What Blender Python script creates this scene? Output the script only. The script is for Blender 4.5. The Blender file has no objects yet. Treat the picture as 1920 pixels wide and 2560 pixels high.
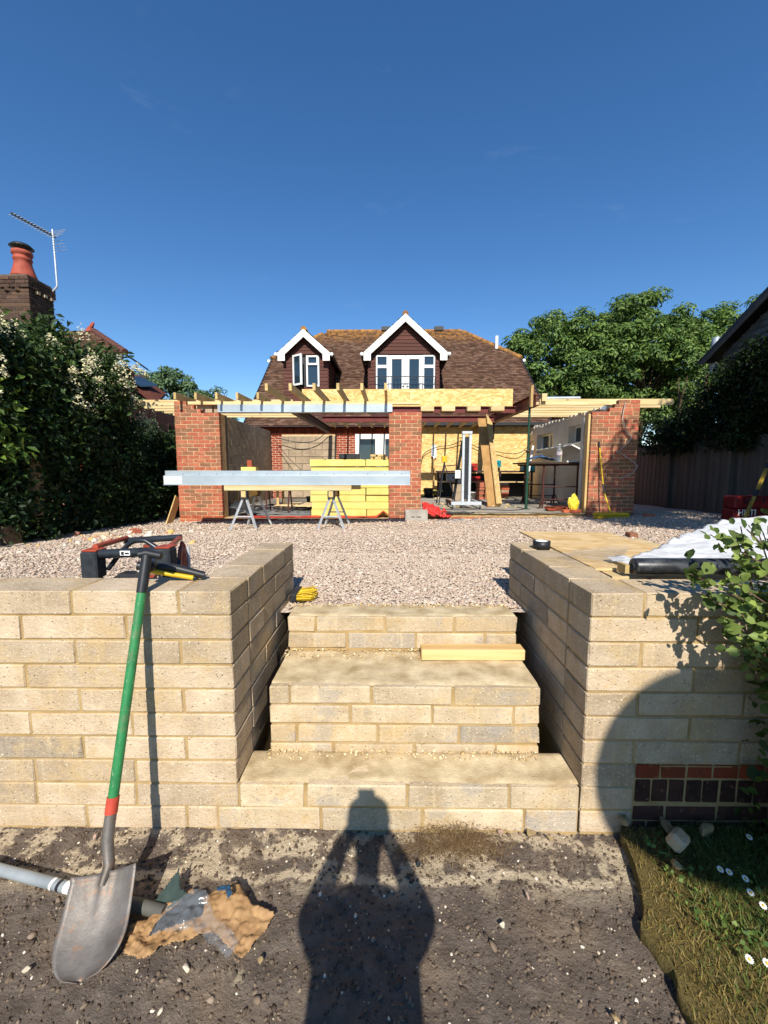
import bpy, bmesh, math, random
import numpy as np
from mathutils import Vector, Matrix

# ------------------------------------------------------------------ camera, sky, sun, exposure
SC = bpy.context.scene
COL = SC.collection
R = math.radians
cam = bpy.data.cameras.new('camera'); cam_o = bpy.data.objects.new('camera', cam); COL.objects.link(cam_o)
cam.sensor_fit = 'HORIZONTAL'; cam.sensor_width = 36.0; cam.lens = 36.0 * 1030.0 / 1920.0
cam.clip_start = 0.01; cam.clip_end = 2000
cam_o.location = (0, 0, 1.6)
cam_o.rotation_euler = (R(90 - 6.04), 0, R(0.72))
SC.camera = cam_o

SUN = Vector((-0.03, 1.0, -0.832)).normalized()          # direction the light travels
world = bpy.data.worlds.new('World'); SC.world = world; world.use_nodes = True
wn = world.node_tree; wn.nodes.clear()
w_out = wn.nodes.new('ShaderNodeOutputWorld'); w_bg = wn.nodes.new('ShaderNodeBackground')
w_sky = wn.nodes.new('ShaderNodeTexSky'); w_sky.sky_type = 'NISHITA'; w_sky.sun_disc = False
w_sky.sun_elevation = math.asin(-SUN.z); w_sky.sun_rotation = math.atan2(-SUN.x, -SUN.y)
w_sky.altitude = 100; w_sky.air_density = 1.0; w_sky.dust_density = 0.0; w_sky.ozone_density = 3.6
w_bg.inputs[1].default_value = 0.11
w_hs = wn.nodes.new('ShaderNodeHueSaturation'); w_hs.inputs['Saturation'].default_value = 1.22; w_hs.inputs['Hue'].default_value = 0.503
wn.links.new(w_sky.outputs[0], w_hs.inputs['Color']); w_tc = wn.nodes.new('ShaderNodeTexCoord'); w_mp = wn.nodes.new('ShaderNodeMapping'); w_mp.inputs['Scale'].default_value = (2.2, 2.2, 9.0); w_mp.inputs['Rotation'].default_value = (0.1, 0.25, 0.3)
w_nz = wn.nodes.new('ShaderNodeTexNoise'); w_nz.inputs['Scale'].default_value = 1.6; w_nz.inputs['Detail'].default_value = 9; w_nz.inputs['Roughness'].default_value = .62; w_nz.inputs['Distortion'].default_value = .6
w_cr = wn.nodes.new('ShaderNodeValToRGB'); w_cr.color_ramp.elements[0].position = .6; w_cr.color_ramp.elements[0].color = (0, 0, 0, 1); w_cr.color_ramp.elements[1].position = .8; w_cr.color_ramp.elements[1].color = (.09, .09, .09, 1)
w_mx = wn.nodes.new('ShaderNodeMix'); w_mx.data_type = 'RGBA'; w_mx.inputs[7].default_value = (4.6, 5.2, 6.2, 1)          # faint high cirrus
wn.links.new(w_tc.outputs['Generated'], w_mp.inputs[0]); wn.links.new(w_mp.outputs[0], w_nz.inputs['Vector']); wn.links.new(w_nz.outputs['Fac'], w_cr.inputs[0]); wn.links.new(w_cr.outputs[0], w_mx.inputs[0]); wn.links.new(w_hs.outputs[0], w_mx.inputs[6])
wn.links.new(w_mx.outputs[2], w_bg.inputs[0]); wn.links.new(w_bg.outputs[0], w_out.inputs[0])
sun = bpy.data.lights.new('sun', 'SUN'); sun.energy = 5.0; sun.angle = R(0.53); sun.color = (1.0, 0.95, 0.87)
sun_o = bpy.data.objects.new('sun', sun); COL.objects.link(sun_o); sun_o.location = (0.5, -12, 12)
sun_o.rotation_euler = SUN.to_track_quat('-Z', 'Y').to_euler()
SC.view_settings.view_transform = 'Standard'; SC.view_settings.look = 'None'
SC.view_settings.gamma = 1.0; SC.view_settings.use_curve_mapping = False; SC.view_settings.exposure = 0.45

rng = np.random.default_rng(7); random.seed(7)
U = lambda a, b: random.uniform(a, b)

# ------------------------------------------------------------------ colour and material helpers
def lin(h):
    h = h.lstrip('#'); v = [int(h[i:i + 2], 16) / 255 for i in (0, 2, 4)]
    return tuple(((c + .055) / 1.055) ** 2.4 if c > .04045 else c / 12.92 for c in v) + (1.0,)
class NT:
    def __init__(s, name):
        s.m = bpy.data.materials.new(name); s.m.use_nodes = True; s.t = s.m.node_tree; s.t.nodes.clear()
        s.out = s.n('ShaderNodeOutputMaterial'); s.p = s.n('ShaderNodeBsdfPrincipled')
        s.l(s.p.outputs[0], s.out.inputs[0])
    def n(s, k, **kw):
        o = s.t.nodes.new(k)
        for a, b in kw.items(): setattr(o, a, b)
        return o
    def l(s, a, b): s.t.links.new(a, b)
    def pos(s, scale=(1, 1, 1), rot=(0, 0, 0), rnd=False):
        g = s.n('ShaderNodeNewGeometry'); src = g.outputs['Position']
        if rnd:
            oi = s.n('ShaderNodeObjectInfo'); mu = s.n('ShaderNodeVectorMath', operation='ADD')
            sc = s.n('ShaderNodeMath', operation='MULTIPLY'); sc.inputs[1].default_value = 37.0
            s.l(oi.outputs['Random'], sc.inputs[0]); s.l(src, mu.inputs[0]); s.l(sc.outputs[0], mu.inputs[1]); src = mu.outputs[0]
        mp = s.n('ShaderNodeMapping'); mp.inputs['Scale'].default_value = scale; mp.inputs['Rotation'].default_value = rot
        s.l(src, mp.inputs[0]); return mp.outputs[0]
    def noise(s, vec, scale, detail=4, rough=.55):
        o = s.n('ShaderNodeTexNoise'); o.inputs['Scale'].default_value = scale; o.inputs['Detail'].default_value = detail
        o.inputs['Roughness'].default_value = rough; s.l(vec, o.inputs['Vector']); return o.outputs['Fac']
    def vor(s, vec, scale, out='Distance', feature='F1'):
        o = s.n('ShaderNodeTexVoronoi', feature=feature); o.inputs['Scale'].default_value = scale; s.l(vec, o.inputs['Vector']); return o.outputs[out]
    def ramp(s, fac, stops, interp='LINEAR'):
        o = s.n('ShaderNodeValToRGB'); cr = o.color_ramp; cr.interpolation = interp
        while len(cr.elements) < len(stops): cr.elements.new(.5)
        for e, (p, c) in zip(cr.elements, stops):
            e.position = p; e.color = c if len(c) == 4 else (*c, 1)
        s.l(fac, o.inputs[0]); return o.outputs[0]
    def mix(s, fac, a, b, mode='MIX'):
        o = s.n('ShaderNodeMix', data_type='RGBA', blend_type=mode)
        for v, i in ((fac, 0), (a, 6), (b, 7)):
            if isinstance(v, (int, float)): o.inputs[i].default_value = v
            elif isinstance(v, tuple): o.inputs[i].default_value = v
            else: s.l(v, o.inputs[i])
        return o.outputs[2]
    def math(s, op, a, b=None):
        o = s.n('ShaderNodeMath', operation=op)
        for v, i in ((a, 0), (b, 1)):
            if v is None: continue
            if isinstance(v, (int, float)): o.inputs[i].default_value = v
            else: s.l(v, o.inputs[i])
        return o.outputs[0]
    def bump(s, h, strength=.3, dist=.01):
        o = s.n('ShaderNodeBump'); o.inputs['Strength'].default_value = strength; o.inputs['Distance'].default_value = dist
        s.l(h, o.inputs['Height']); s.l(o.outputs[0], s.p.inputs['Normal'])
    def col(s, c):
        if isinstance(c, tuple): s.p.inputs['Base Color'].default_value = c
        else: s.l(c, s.p.inputs['Base Color'])
    def objrand(s): return s.n('ShaderNodeObjectInfo').outputs['Random']
    def set(s, rough=.8, metal=0, spec=.3):
        s.p.inputs['Roughness'].default_value = rough; s.p.inputs['Metallic'].default_value = metal
        s.p.inputs['Specular IOR Level'].default_value = spec
BW = lambda v: (v, v, v, 1)
MATS = {}
def plain(name, c1, c2=None, rough=.7, metal=0, spec=.3, scale=12, bump=.15, bscale=80, stretch=(1, 1, 1), jitter=0.0):
    if name in MATS: return MATS[name]
    n = NT(name); n.set(rough, metal, spec); v = n.pos(stretch, rnd=jitter > 0)
    c = lin(c1)
    if c2: c = n.mix(n.ramp(n.noise(v, scale), [(.35, BW(0)), (.68, BW(1))]), lin(c1), lin(c2))
    if jitter:
        r = n.objrand(); k = n.math('ADD', n.math('MULTIPLY', r, 2 * jitter), 1 - jitter)
        hs = n.n('ShaderNodeHueSaturation'); n.l(k, hs.inputs['Value'])
        if isinstance(c, tuple): hs.inputs['Color'].default_value = c
        else: n.l(c, hs.inputs['Color'])
        c = hs.outputs[0]
    n.col(c)
    if bump: n.bump(n.noise(v, bscale, 3), bump, .004)
    MATS[name] = n.m; return n.m
def wood(name, c1, c2, axis, grey=0.0, jitter=.12):
    if name in MATS: return MATS[name]
    n = NT(name); n.set(.75, 0, .25); st = [26, 26, 26]; st[axis] = 1.3
    v = n.pos(tuple(st), rnd=True); f = n.noise(v, 1.0, 5, .6)
    kn_s = [9, 9, 9]; kn_s[axis] = 3.2; kn = n.vor(n.pos(tuple(kn_s), rnd=True), 1.0)
    c = n.mix(n.ramp(f, [(.3, BW(0)), (.7, BW(1))]), lin(c1), lin(c2))
    c = n.mix(n.ramp(kn, [(.06, BW(.75)), (.16, BW(0))]), c, lin('#6b4520'))
    k = n.math('ADD', n.math('MULTIPLY', n.objrand(), 2 * jitter), 1 - jitter)
    hs = n.n('ShaderNodeHueSaturation'); n.l(k, hs.inputs['Value']); n.l(c, hs.inputs['Color'])
    n.col(hs.outputs[0]); n.bump(f, .12, .003); MATS[name] = n.m; return n.m

def block_mat(name, c_main, c_dark, c_grey, greyp=.08, cement=0.0):
    n = NT(name); n.set(.92, 0, .15); v = n.pos(rnd=True)
    r = n.objrand()
    base = n.mix(n.ramp(n.noise(v, 7, 5), [(.33, BW(0)), (.7, BW(1))]), lin(c_main), lin(c_dark))
    base = n.mix(n.ramp(r, [(1 - greyp, BW(0)), (1 - greyp + .005, BW(.75))], 'CONSTANT'), base, lin(c_grey))
    k = n.math('ADD', n.math('MULTIPLY', n.math('FRACT', n.math('MULTIPLY', r, 7.31)), .36), .8)
    hs = n.n('ShaderNodeHueSaturation'); n.l(k, hs.inputs['Value']); n.l(base, hs.inputs['Color']); base = hs.outputs[0]
    # pale aggregate grains and dark pits
    nzd = n.n('ShaderNodeTexNoise'); nzd.inputs['Scale'].default_value = 60; n.l(v, nzd.inputs['Vector']); vd = n.n('ShaderNodeVectorMath', operation='SCALE'); vd.inputs['Scale'].default_value = .022; n.l(nzd.outputs['Color'], vd.inputs[0]); va = n.n('ShaderNodeVectorMath', operation='ADD'); n.l(v, va.inputs[0]); n.l(vd.outputs[0], va.inputs[1])
    g = n.vor(va.outputs[0], 85); gm = n.ramp(g, [(.17, BW(1)), (.27, BW(0))]); sel = n.ramp(n.noise(v, 30, 2), [(.40, BW(0)), (.5, BW(.95))])
    base = n.mix(n.math('MULTIPLY', gm, sel), base, lin('#ddcdb0'))
    pit = n.ramp(n.vor(n.pos((1, 1, 1), (.4, .7, 0), True), 46), [(.08, BW(.75)), (.16, BW(0))])
    base = n.mix(n.math('MULTIPLY', pit, n.ramp(n.noise(v, 11, 2), [(.5, BW(0)), (.58, BW(1))])), base, lin('#5f4f38'))
    sm = n.math('MULTIPLY', n.ramp(n.noise(n.pos(), 3.4, 6, .68), [(.48, BW(0)), (.6, BW(.75))]), n.ramp(n.noise(n.pos(), 26, 3), [(.35, BW(.2)), (.6, BW(1))]))
    base = n.mix(sm, base, lin('#bda276'))
    if cement: base = n.mix(n.math('MULTIPLY', n.ramp(n.noise(n.pos(), 4.3, 7, .7), [(.56, BW(0)), (.62, BW(1))]), cement), base, lin('#98938a'))
    # vertical drag marks
    dr = n.ramp(n.noise(n.pos((60, 60, 3), rnd=True), 1.0, 3), [(.55, BW(0)), (.75, BW(.35))])
    base = n.mix(dr, base, lin('#d8c49c')); n.col(base)
    h = n.math('ADD', n.noise(v, 55, 5, .7), n.math('MULTIPLY', gm, .08)); h = n.math('SUBTRACT', h, n.math('MULTIPLY', pit, .8))
    n.bump(h, .8, .009); return n.m
def mortar_mat(name, c1, c2, bump=.6):
    n = NT(name); n.set(.95, 0, .1); v = n.pos()
    n.col(n.mix(n.ramp(n.noise(v, 9, 5), [(.35, BW(0)), (.7, BW(1))]), lin(c1), lin(c2))); n.bump(n.noise(v, 90, 5, .7), bump, .006); return n.m
def brick_mat(name, stops, rough=.9):
    n = NT(name); n.set(rough, 0, .15); v = n.pos(rnd=True)
    c = n.ramp(n.objrand(), [(i / len(stops), lin(s)) for i, s in enumerate(stops)], 'CONSTANT')
    c = n.mix(n.ramp(n.noise(v, 16, 5, .65), [(.4, BW(0)), (.72, BW(.6))]), c, lin('#5d4030'))
    c = n.mix(n.ramp(n.noise(v, 40, 2), [(.62, BW(0)), (.75, BW(.35))]), c, lin('#c98a6a')); n.col(c)
    n.bump(n.noise(v, 110, 4, .7), .5, .004); return n.m
def osb_mat(name, c1='#d9b06a', c2='#b98a45', c3='#efd394'):
    n = NT(name); n.set(.7, 0, .3); cur = lin(c1); hh = None
    for k, (rx, sc) in enumerate((((.5, .3, .2), 1.0), ((1.3, .9, 1.0), 1.25), ((2.2, 1.7, 2.0), .9))):
        nz = n.n('ShaderNodeTexNoise'); nz.inputs['Scale'].default_value = 3.0; n.l(n.pos(), nz.inputs['Vector'])
        mp = n.pos((9 * sc, 30 * sc, 30 * sc), rx)
        ad = n.n('ShaderNodeVectorMath', operation='ADD'); mu = n.n('ShaderNodeVectorMath', operation='SCALE'); mu.inputs['Scale'].default_value = 5.0
        n.l(nz.outputs['Color'], mu.inputs[0]); n.l(mp, ad.inputs[0]); n.l(mu.outputs[0], ad.inputs[1])
        vo = n.n('ShaderNodeTexVoronoi'); vo.inputs['Scale'].default_value = 1.0; n.l(ad.outputs[0], vo.inputs['Vector'])
        sp = n.n('ShaderNodeSeparateColor'); n.l(vo.outputs['Color'], sp.inputs[0])
        tint = n.mix(sp.outputs[0], lin(c2), lin(c3))
        cur = n.mix(n.ramp(sp.outputs[1], [(.45, BW(0)), (.5, BW(.75))]), cur, tint); hh = sp.outputs[2]
    n.col(cur); n.bump(hh, .15, .003); return n.m
def attr_mat(name, rough=.85, spec=.2, transl=0.0, bump=0, bscale=120, a='col'):
    n = NT(name); n.set(rough, 0, spec); at = n.n('ShaderNodeAttribute'); at.attribute_name = a; n.col(at.outputs['Color'])
    if bump: n.bump(n.noise(n.pos(), bscale, 3), bump, .004)
    if transl:
        tr = n.n('ShaderNodeBsdfTranslucent'); mx = n.n('ShaderNodeMixShader'); mx.inputs[0].default_value = transl
        hs = n.n('ShaderNodeHueSaturation'); hs.inputs['Value'].default_value = 1.3; hs.inputs['Hue'].default_value = .485
        n.l(at.outputs['Color'], hs.inputs['Color']); n.l(hs.outputs[0], tr.inputs['Color'])
        n.l(n.p.outputs[0], mx.inputs[1]); n.l(tr.outputs[0], mx.inputs[2]); n.l(mx.outputs[0], n.out.inputs[0])
    return n.m
def glass_mat(name, tint='#1c2a33', rough=.05):
    n = NT(name); n.set(rough, 0, .8); n.col(lin(tint)); n.bump(n.noise(n.pos(), 2.0, 2), .04, .02); return n.m

# ------------------------------------------------------------------ mesh helpers
ORG = {}
def origin(o):
    v = Vector((0, 0, 0))
    while o is not None: v = v + ORG.get(o.name, Vector((0, 0, 0))); o = o.parent
    return v
def props(o, label=None, cat=None, group=None, kind=None, category=None):
    cat = cat or category
    for k, v in (('label', label), ('category', cat), ('group', group), ('kind', kind)):
        if v: o[k] = v
    return o
def thing(name, loc, label, cat, group=None):
    o = bpy.data.objects.new(name, None); COL.objects.link(o); o.location = loc; o.empty_display_size = .1
    ORG[o.name] = Vector(loc); return props(o, label, cat, group)
def link(name, me, parent=None, loc=(0, 0, 0)):
    o = bpy.data.objects.new(name, me); COL.objects.link(o)
    if parent is not None: o.parent = parent
    o.location = loc; ORG[o.name] = Vector(loc); return o
def fast(name, V, F, mat, parent=None, col=None, smooth=False, at=None, **pr):
    """V (N,3), F (M,k) arrays in world space; one mesh object"""
    V = np.asarray(V, dtype=np.float64); F = np.asarray(F, dtype=np.int64)
    o0 = np.array(origin(parent)) if parent is not None else np.zeros(3)
    if at is not None: V = V - np.array(at); loc = Vector(at) - Vector(o0)
    else: V = V - o0; loc = Vector((0, 0, 0))
    me = bpy.data.meshes.new(name); k = F.shape[1]
    me.vertices.add(len(V)); me.vertices.foreach_set('co', V.astype(np.float32).ravel())
    me.loops.add(F.size); me.loops.foreach_set('vertex_index', F.astype(np.int32).ravel())
    me.polygons.add(len(F)); me.polygons.foreach_set('loop_start', np.arange(0, F.size, k, dtype=np.int32))
    me.update(calc_edges=True)
    if smooth: me.polygons.foreach_set('use_smooth', np.ones(len(F), dtype=bool))
    if col is not None:
        ca = me.color_attributes.new('col', 'FLOAT_COLOR', 'POINT'); c4 = np.ones((len(V), 4), dtype=np.float32); c4[:, :3] = col
        ca.data.foreach_set('color', c4.ravel())
    me.materials.append(mat); o = link(name, me, parent, loc); return props(o, **pr)
class MB:
    def __init__(s): s.v = []; s.f = []; s.sm = []
    def add(s, vs, fs, smooth=False):
        b = len(s.v); s.v += [tuple(v) for v in vs]; s.f += [tuple(i + b for i in f) for f in fs]; s.sm += [smooth] * len(fs); return s
    def box(s, a, b, rz=0, c=None, M=None):
        x0, y0, z0 = a; x1, y1, z1 = b
        vs = [Vector(p) for p in ((x0, y0, z0), (x1, y0, z0), (x1, y1, z0), (x0, y1, z0), (x0, y0, z1), (x1, y0, z1), (x1, y1, z1), (x0, y1, z1))]
        if rz or M is not None:
            c = Vector(c) if c is not None else (vs[0] + vs[6]) / 2; m = M if M is not None else Matrix.Rotation(rz, 3, 'Z'); vs = [c + m @ (v - c) for v in vs]
        return s.add(vs, ((0, 3, 2, 1), (4, 5, 6, 7), (0, 1, 5, 4), (1, 2, 6, 5), (2, 3, 7, 6), (3, 0, 4, 7)))
    def bar(s, p, q, w, h, up=(0, 0, 1)):
        p = Vector(p); q = Vector(q); d = (q - p).normalized(); u = Vector(up)
        if abs(d.dot(u)) > .98: u = Vector((0, 1, 0))
        sx = d.cross(u).normalized(); sz = sx.cross(d).normalized(); vs = []
        for e in (p, q): vs += [e - sx * w / 2 - sz * h / 2, e + sx * w / 2 - sz * h / 2, e + sx * w / 2 + sz * h / 2, e - sx * w / 2 + sz * h / 2]
        return s.add(vs, ((0, 1, 2, 3), (7, 6, 5, 4), (0, 4, 5, 1), (1, 5, 6, 2), (2, 6, 7, 3), (3, 7, 4, 0)))
    def tube(s, pts, r, n=10, cap=True):
        pts = [Vector(p) for p in pts]; rs = r if isinstance(r, (list, tuple)) else [r] * len(pts); vs = []; fs = []
        t0 = (pts[1] - pts[0]).normalized(); a = t0.orthogonal().normalized()
        for i, p in enumerate(pts):
            t = (pts[min(i + 1, len(pts) - 1)] - pts[max(i - 1, 0)]).normalized()
            a = (a - t * a.dot(t)).normalized(); b = t.cross(a)
            for k in range(n): an = 2 * math.pi * k / n; vs.append(p + (a * math.cos(an) + b * math.sin(an)) * rs[i])
        for i in range(len(pts) - 1):
            for k in range(n): fs.append((i * n + k, i * n + (k + 1) % n, (i + 1) * n + (k + 1) % n, (i + 1) * n + k))
        s.add(vs, fs, True)
        if cap: s.add([vs[k] for k in range(n)][::-1], [tuple(range(n))]); s.add(vs[-n:], [tuple(range(n))])
        return s
    def lathe(s, c, prof, n=20, axis=None):
        c = Vector(c); vs = []; fs = []; m = Vector((0, 0, 1)).rotation_difference(Vector(axis)).to_matrix() if axis is not None else Matrix.Identity(3)
        for r, z in prof:
            for k in range(n): an = 2 * math.pi * k / n; vs.append(c + m @ Vector((r * math.cos(an), r * math.sin(an), z)))
        for i in range(len(prof) - 1):
            for k in range(n): fs.append((i * n + k, i * n + (k + 1) % n, (i + 1) * n + (k + 1) % n, (i + 1) * n + k))
        s.add(vs, fs, True); s.add(vs[:n][::-1], [tuple(range(n))]); s.add(vs[-n:], [tuple(range(n))]); return s
    def prism(s, poly, d):
        n = len(poly); d = Vector(d); a = [Vector(p) for p in poly]; b = [p + d for p in a]
        s.add(a + b, [tuple(range(n - 1, -1, -1)), tuple(range(n, 2 * n))] + [(i, (i + 1) % n, n + (i + 1) % n, n + i) for i in range(n)]); return s
    def quad(s, *ps): return s.add(ps, [tuple(range(len(ps)))])
    def build(s, name, mat, parent=None, bevel=0, **pr):
        o0 = origin(parent) if parent is not None else Vector((0, 0, 0)); at = pr.pop('at', None)
        loc = Vector((0, 0, 0))
        if at is not None: loc = Vector(at) - o0; o0 = Vector(at)
        me = bpy.data.meshes.new(name); me.from_pydata([tuple(Vector(v) - o0) for v in s.v], [], s.f)
        bm = bmesh.new(); bm.from_mesh(me); bmesh.ops.recalc_face_normals(bm, faces=bm.faces)
        for f, sm in zip(bm.faces, s.sm): f.smooth = sm
        if bevel: bmesh.ops.bevel(bm, geom=list(bm.edges), offset=bevel, segments=1, affect='EDGES', profile=.5)
        bm.to_mesh(me); bm.free(); me.materials.append(mat)
        return props(link(name, me, parent, loc), **pr)
def lettering(txt, size, loc, rz, mat, parent):
    cu = bpy.data.curves.new('lettering', 'FONT'); cu.body = txt; cu.size = size; cu.extrude = .001; cu.offset = size * .02; to = bpy.data.objects.new('tmp', cu); COL.objects.link(to)
    dg = bpy.context.evaluated_depsgraph_get(); me = bpy.data.meshes.new_from_object(to.evaluated_get(dg)); bpy.data.objects.remove(to); me.materials.append(mat) if not me.materials else None
    o = link('lettering', me, parent, Vector(loc) - origin(parent)); o.rotation_euler = (R(90), 0, rz); me.materials.clear(); me.materials.append(mat); return o
# value noise (numpy)
_P = rng.random((256, 256))
def vnoise(x, y):
    x = np.asarray(x, float); y = np.asarray(y, float); xi = np.floor(x).astype(int); yi = np.floor(y).astype(int); fx = x - xi; fy = y - yi
    fx = fx * fx * (3 - 2 * fx); fy = fy * fy * (3 - 2 * fy); g = lambda a, b: _P[a % 256, b % 256]
    return (g(xi, yi) * (1 - fx) + g(xi + 1, yi) * fx) * (1 - fy) + (g(xi, yi + 1) * (1 - fx) + g(xi + 1, yi + 1) * fx) * fy
def fbm(x, y, o=4): return sum(vnoise(np.asarray(x) * 2 ** i + 17 * i, np.asarray(y) * 2 ** i + 31 * i) * .5 ** i for i in range(o)) / (2 - .5 ** (o - 1)) - .5
def grid(x0, x1, y0, y1, nx, ny, zf):
    xs = np.linspace(x0, x1, nx); ys = np.linspace(y0, y1, ny); X, Y = np.meshgrid(xs, ys); Z = zf(X, Y)
    V = np.stack([X.ravel(), Y.ravel(), np.broadcast_to(Z, X.shape).ravel()], 1); i = np.arange(nx * ny).reshape(ny, nx)
    F = np.stack([i[:-1, :-1].ravel(), i[:-1, 1:].ravel(), i[1:, 1:].ravel(), i[1:, :-1].ravel()], 1); return V, F
# chipped, chamfered masonry units that share mesh data
UNITS = {}
def unit_mesh(L, H, D, ch, mat, jit=.0015, variants=5):
    key = (round(L, 3), round(H, 3), round(D, 3), mat.name)
    if key not in UNITS:
        lst = []
        for v in range(variants):
            bm = bmesh.new(); bmesh.ops.create_cube(bm, size=1)
            for q in bm.verts: q.co = Vector((q.co.x * L, q.co.y * D, q.co.z * H))
            bmesh.ops.bevel(bm, geom=list(bm.edges), offset=ch, segments=1, affect='EDGES', profile=.5)
            for q in bm.verts: q.co += Vector((U(-1, 1), U(-1, 1), U(-1, 1))) * jit * (2.6 if random.random() < .18 else 1)
            me = bpy.data.meshes.new('unit'); bm.to_mesh(me); bm.free(); me.materials.append(mat); lst.append(me)
        UNITS[key] = lst
    return random.choice(UNITS[key])
def unit(name, parent, c, L, H, D, mat, ch=.004, rz=0, jit=.0015, slop=.0015):
    o0 = origin(parent); o = bpy.data.objects.new(name, unit_mesh(L, H, D, ch, mat, jit)); COL.objects.link(o); o.parent = parent
    o.location = Vector(c) - o0 + Vector((U(-slop, slop), U(-slop, slop), U(-slop, slop))); o.rotation_euler = (0, 0, rz + U(-.003, .003)); ORG[o.name] = o.location.copy(); return o
def run(parent, name, x0, x1, cy, cz, H, D, mod, joint, off, mat, ch, axis=0, minl=.05, jit=.0015, slop=.0015):
    """one course of units between x0 and x1 along axis 0 (X) or 1 (Y); off = where the first joint falls after x0"""
    cuts = [x0]; p = x0 + off
    while p < x1 - minl:
        if p - cuts[-1] > minl: cuts.append(p)
        p += mod
    cuts.append(x1)
    for a, b in zip(cuts[:-1], cuts[1:]):
        a2 = a + (joint / 2 if a > x0 else 0); b2 = b - (joint / 2 if b < x1 else 0); m = (a2 + b2) / 2
        c = (m, cy, cz) if axis == 0 else (cy, m, cz)
        unit(name, parent, c, b2 - a2, H, D, mat, ch, 0 if axis == 0 else math.pi / 2, jit, slop)
def leaves6(P, N, size, asp, colA, colB, droop=.3):
    n = len(P); N = N / (np.linalg.norm(N, axis=1, keepdims=True) + 1e-9); t = rng.normal(size=(n, 3)); t[:, 2] -= droop; t -= N * (t * N).sum(1, keepdims=True); t /= np.linalg.norm(t, axis=1, keepdims=True) + 1e-9
    b = np.cross(N, t); s = size * np.exp(rng.normal(0, .3, (n, 1))); w = s * asp * rng.uniform(.8, 1.2, (n, 1)); cu = s * rng.uniform(-.25, .1, (n, 1)); fo = s * rng.uniform(.05, .2, (n, 1))
    V = np.stack([P, P + t * s * .5 + N * cu * .3, P + t * s + N * cu, P + t * s * .28 + b * w * .46 + N * fo, P + t * s * .68 + b * w * .42 + N * (fo + cu * .5), P + t * s * .28 - b * w * .46 + N * fo, P + t * s * .68 - b * w * .42 + N * (fo + cu * .5)], 1).reshape(-1, 3)
    i = np.arange(n) * 7; T = [(0, 1, 3), (1, 4, 3), (1, 2, 4), (0, 5, 1), (1, 5, 6), (1, 6, 2)]; F = np.concatenate([np.stack([i + a for a in q], 1) for q in T])
    f = rng.random((n, 1)) ** 1.3; c = np.array(colA)[None, :3] * (1 - f) + np.array(colB)[None, :3] * f; c = c * rng.uniform(.7, 1.25, (n, 1)); return V, F, np.repeat(c, 7, 0)
# foliage made of small leaf-shaped faces
def leaves(P, N, size, asp, colA, colB, droop=.0, fold=.18):
    """diamond leaves (two triangles folded along the rib) at points P with rough normals N"""
    n = len(P); N = N / (np.linalg.norm(N, axis=1, keepdims=True) + 1e-9)
    t = rng.normal(size=(n, 3)); t[:, 2] -= droop; t -= N * (t * N).sum(1, keepdims=True); t /= np.linalg.norm(t, axis=1, keepdims=True) + 1e-9
    b = np.cross(N, t); s = size * rng.uniform(.6, 1.35, (n, 1)); w = s * asp
    V = np.stack([P, P + t * s * .5 + b * w * .5 + N * s * fold, P + t * s, P + t * s * .5 - b * w * .5 + N * s * fold], 1).reshape(-1, 3)
    i = np.arange(n) * 4; F = np.concatenate([np.stack([i, i + 1, i + 2], 1), np.stack([i, i + 2, i + 3], 1)])
    f = rng.random((n, 1)) ** 1.4; c = np.array(colA)[None, :3] * (1 - f) + np.array(colB)[None, :3] * f
    c = c * rng.uniform(.75, 1.2, (n, 1)); return V, F, np.repeat(c, 4, 0)
def clumped(n, clumps, rads, spread=1.0):
    k = rng.integers(0, len(clumps), n); d = rng.normal(size=(n, 3)); d /= np.linalg.norm(d, axis=1, keepdims=True)
    r = rng.random((n, 1)) ** .45 * spread; return clumps[k] + d * r * rads[k], d
# ------------------------------------------------------------------ shared materials
M_BLOCK = block_mat('buff_block', '#c5b094', '#a89377', '#9c8f7f', .05)
M_BLOCK2 = block_mat('step_block', '#cab697', '#ad997b', '#9f9485', .12, .45)
M_MORTAR = mortar_mat('sand_mortar', '#b0966a', '#967c50')
M_SMEAR = mortar_mat('mortar_smear', '#d0bd98', '#a08a66', .9)
M_BRICK = brick_mat('red_brick', ['#b0654c', '#93654b', '#b36c52', '#8a624a', '#ab5f48', '#9a6a50', '#b0624a', '#b66e52'])
M_BRICK_BASE = brick_mat('orange_brick', ['#b05a3c', '#a6543a', '#b66344'])
M_BRICK_OLD = brick_mat('old_red_brick', ['#8e3f26', '#a0492c', '#7c3823'])
M_BRICK_DARK = brick_mat('dark_old_brick', ['#3f2a24', '#4a3029', '#35241f'])
M_BMORT = mortar_mat('brick_mortar', '#d0b48c', '#b89a72', .4)
M_CONC = plain('concrete', '#a9a398', '#8d867a', .9, scale=5, bump=.3, bscale=90)
M_TIMBER_X = wood('timber_x', '#dac79a', '#c0a26c', 0)
M_TIMBER_Y = wood('timber_y', '#d2b67e', '#ad8f5a', 1)
M_TIMBER_Z = wood('timber_z', '#cdb07a', '#a3824c', 2)
M_OSB = osb_mat('osb_board')
M_GALV = plain('galvanised_steel', '#b6bfc4', '#a6b1b7', .42, .45, .5, scale=3, bump=.04)
M_ALU = plain('aluminium', '#d2d5d6', '#bcc0c2', .4, .4, .5, scale=20, bump=.03)
M_STEEL_RED = plain('red_oxide_steel', '#6e2c26', '#5a231f', .6, .1, .4, scale=6, bump=.08)
M_STEEL_DARK = plain('dark_primer_steel', '#46302b', '#372622', .6, .1, .4, scale=6, bump=.08)
M_BLACK = plain('black_plastic', '#1d1e20', '#2a2b2d', .5, 0, .4, scale=20, bump=.05)
M_RUBBER = plain('black_rubber', '#232629', '#34383a', .75, 0, .3, scale=30, bump=.15)
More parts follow.
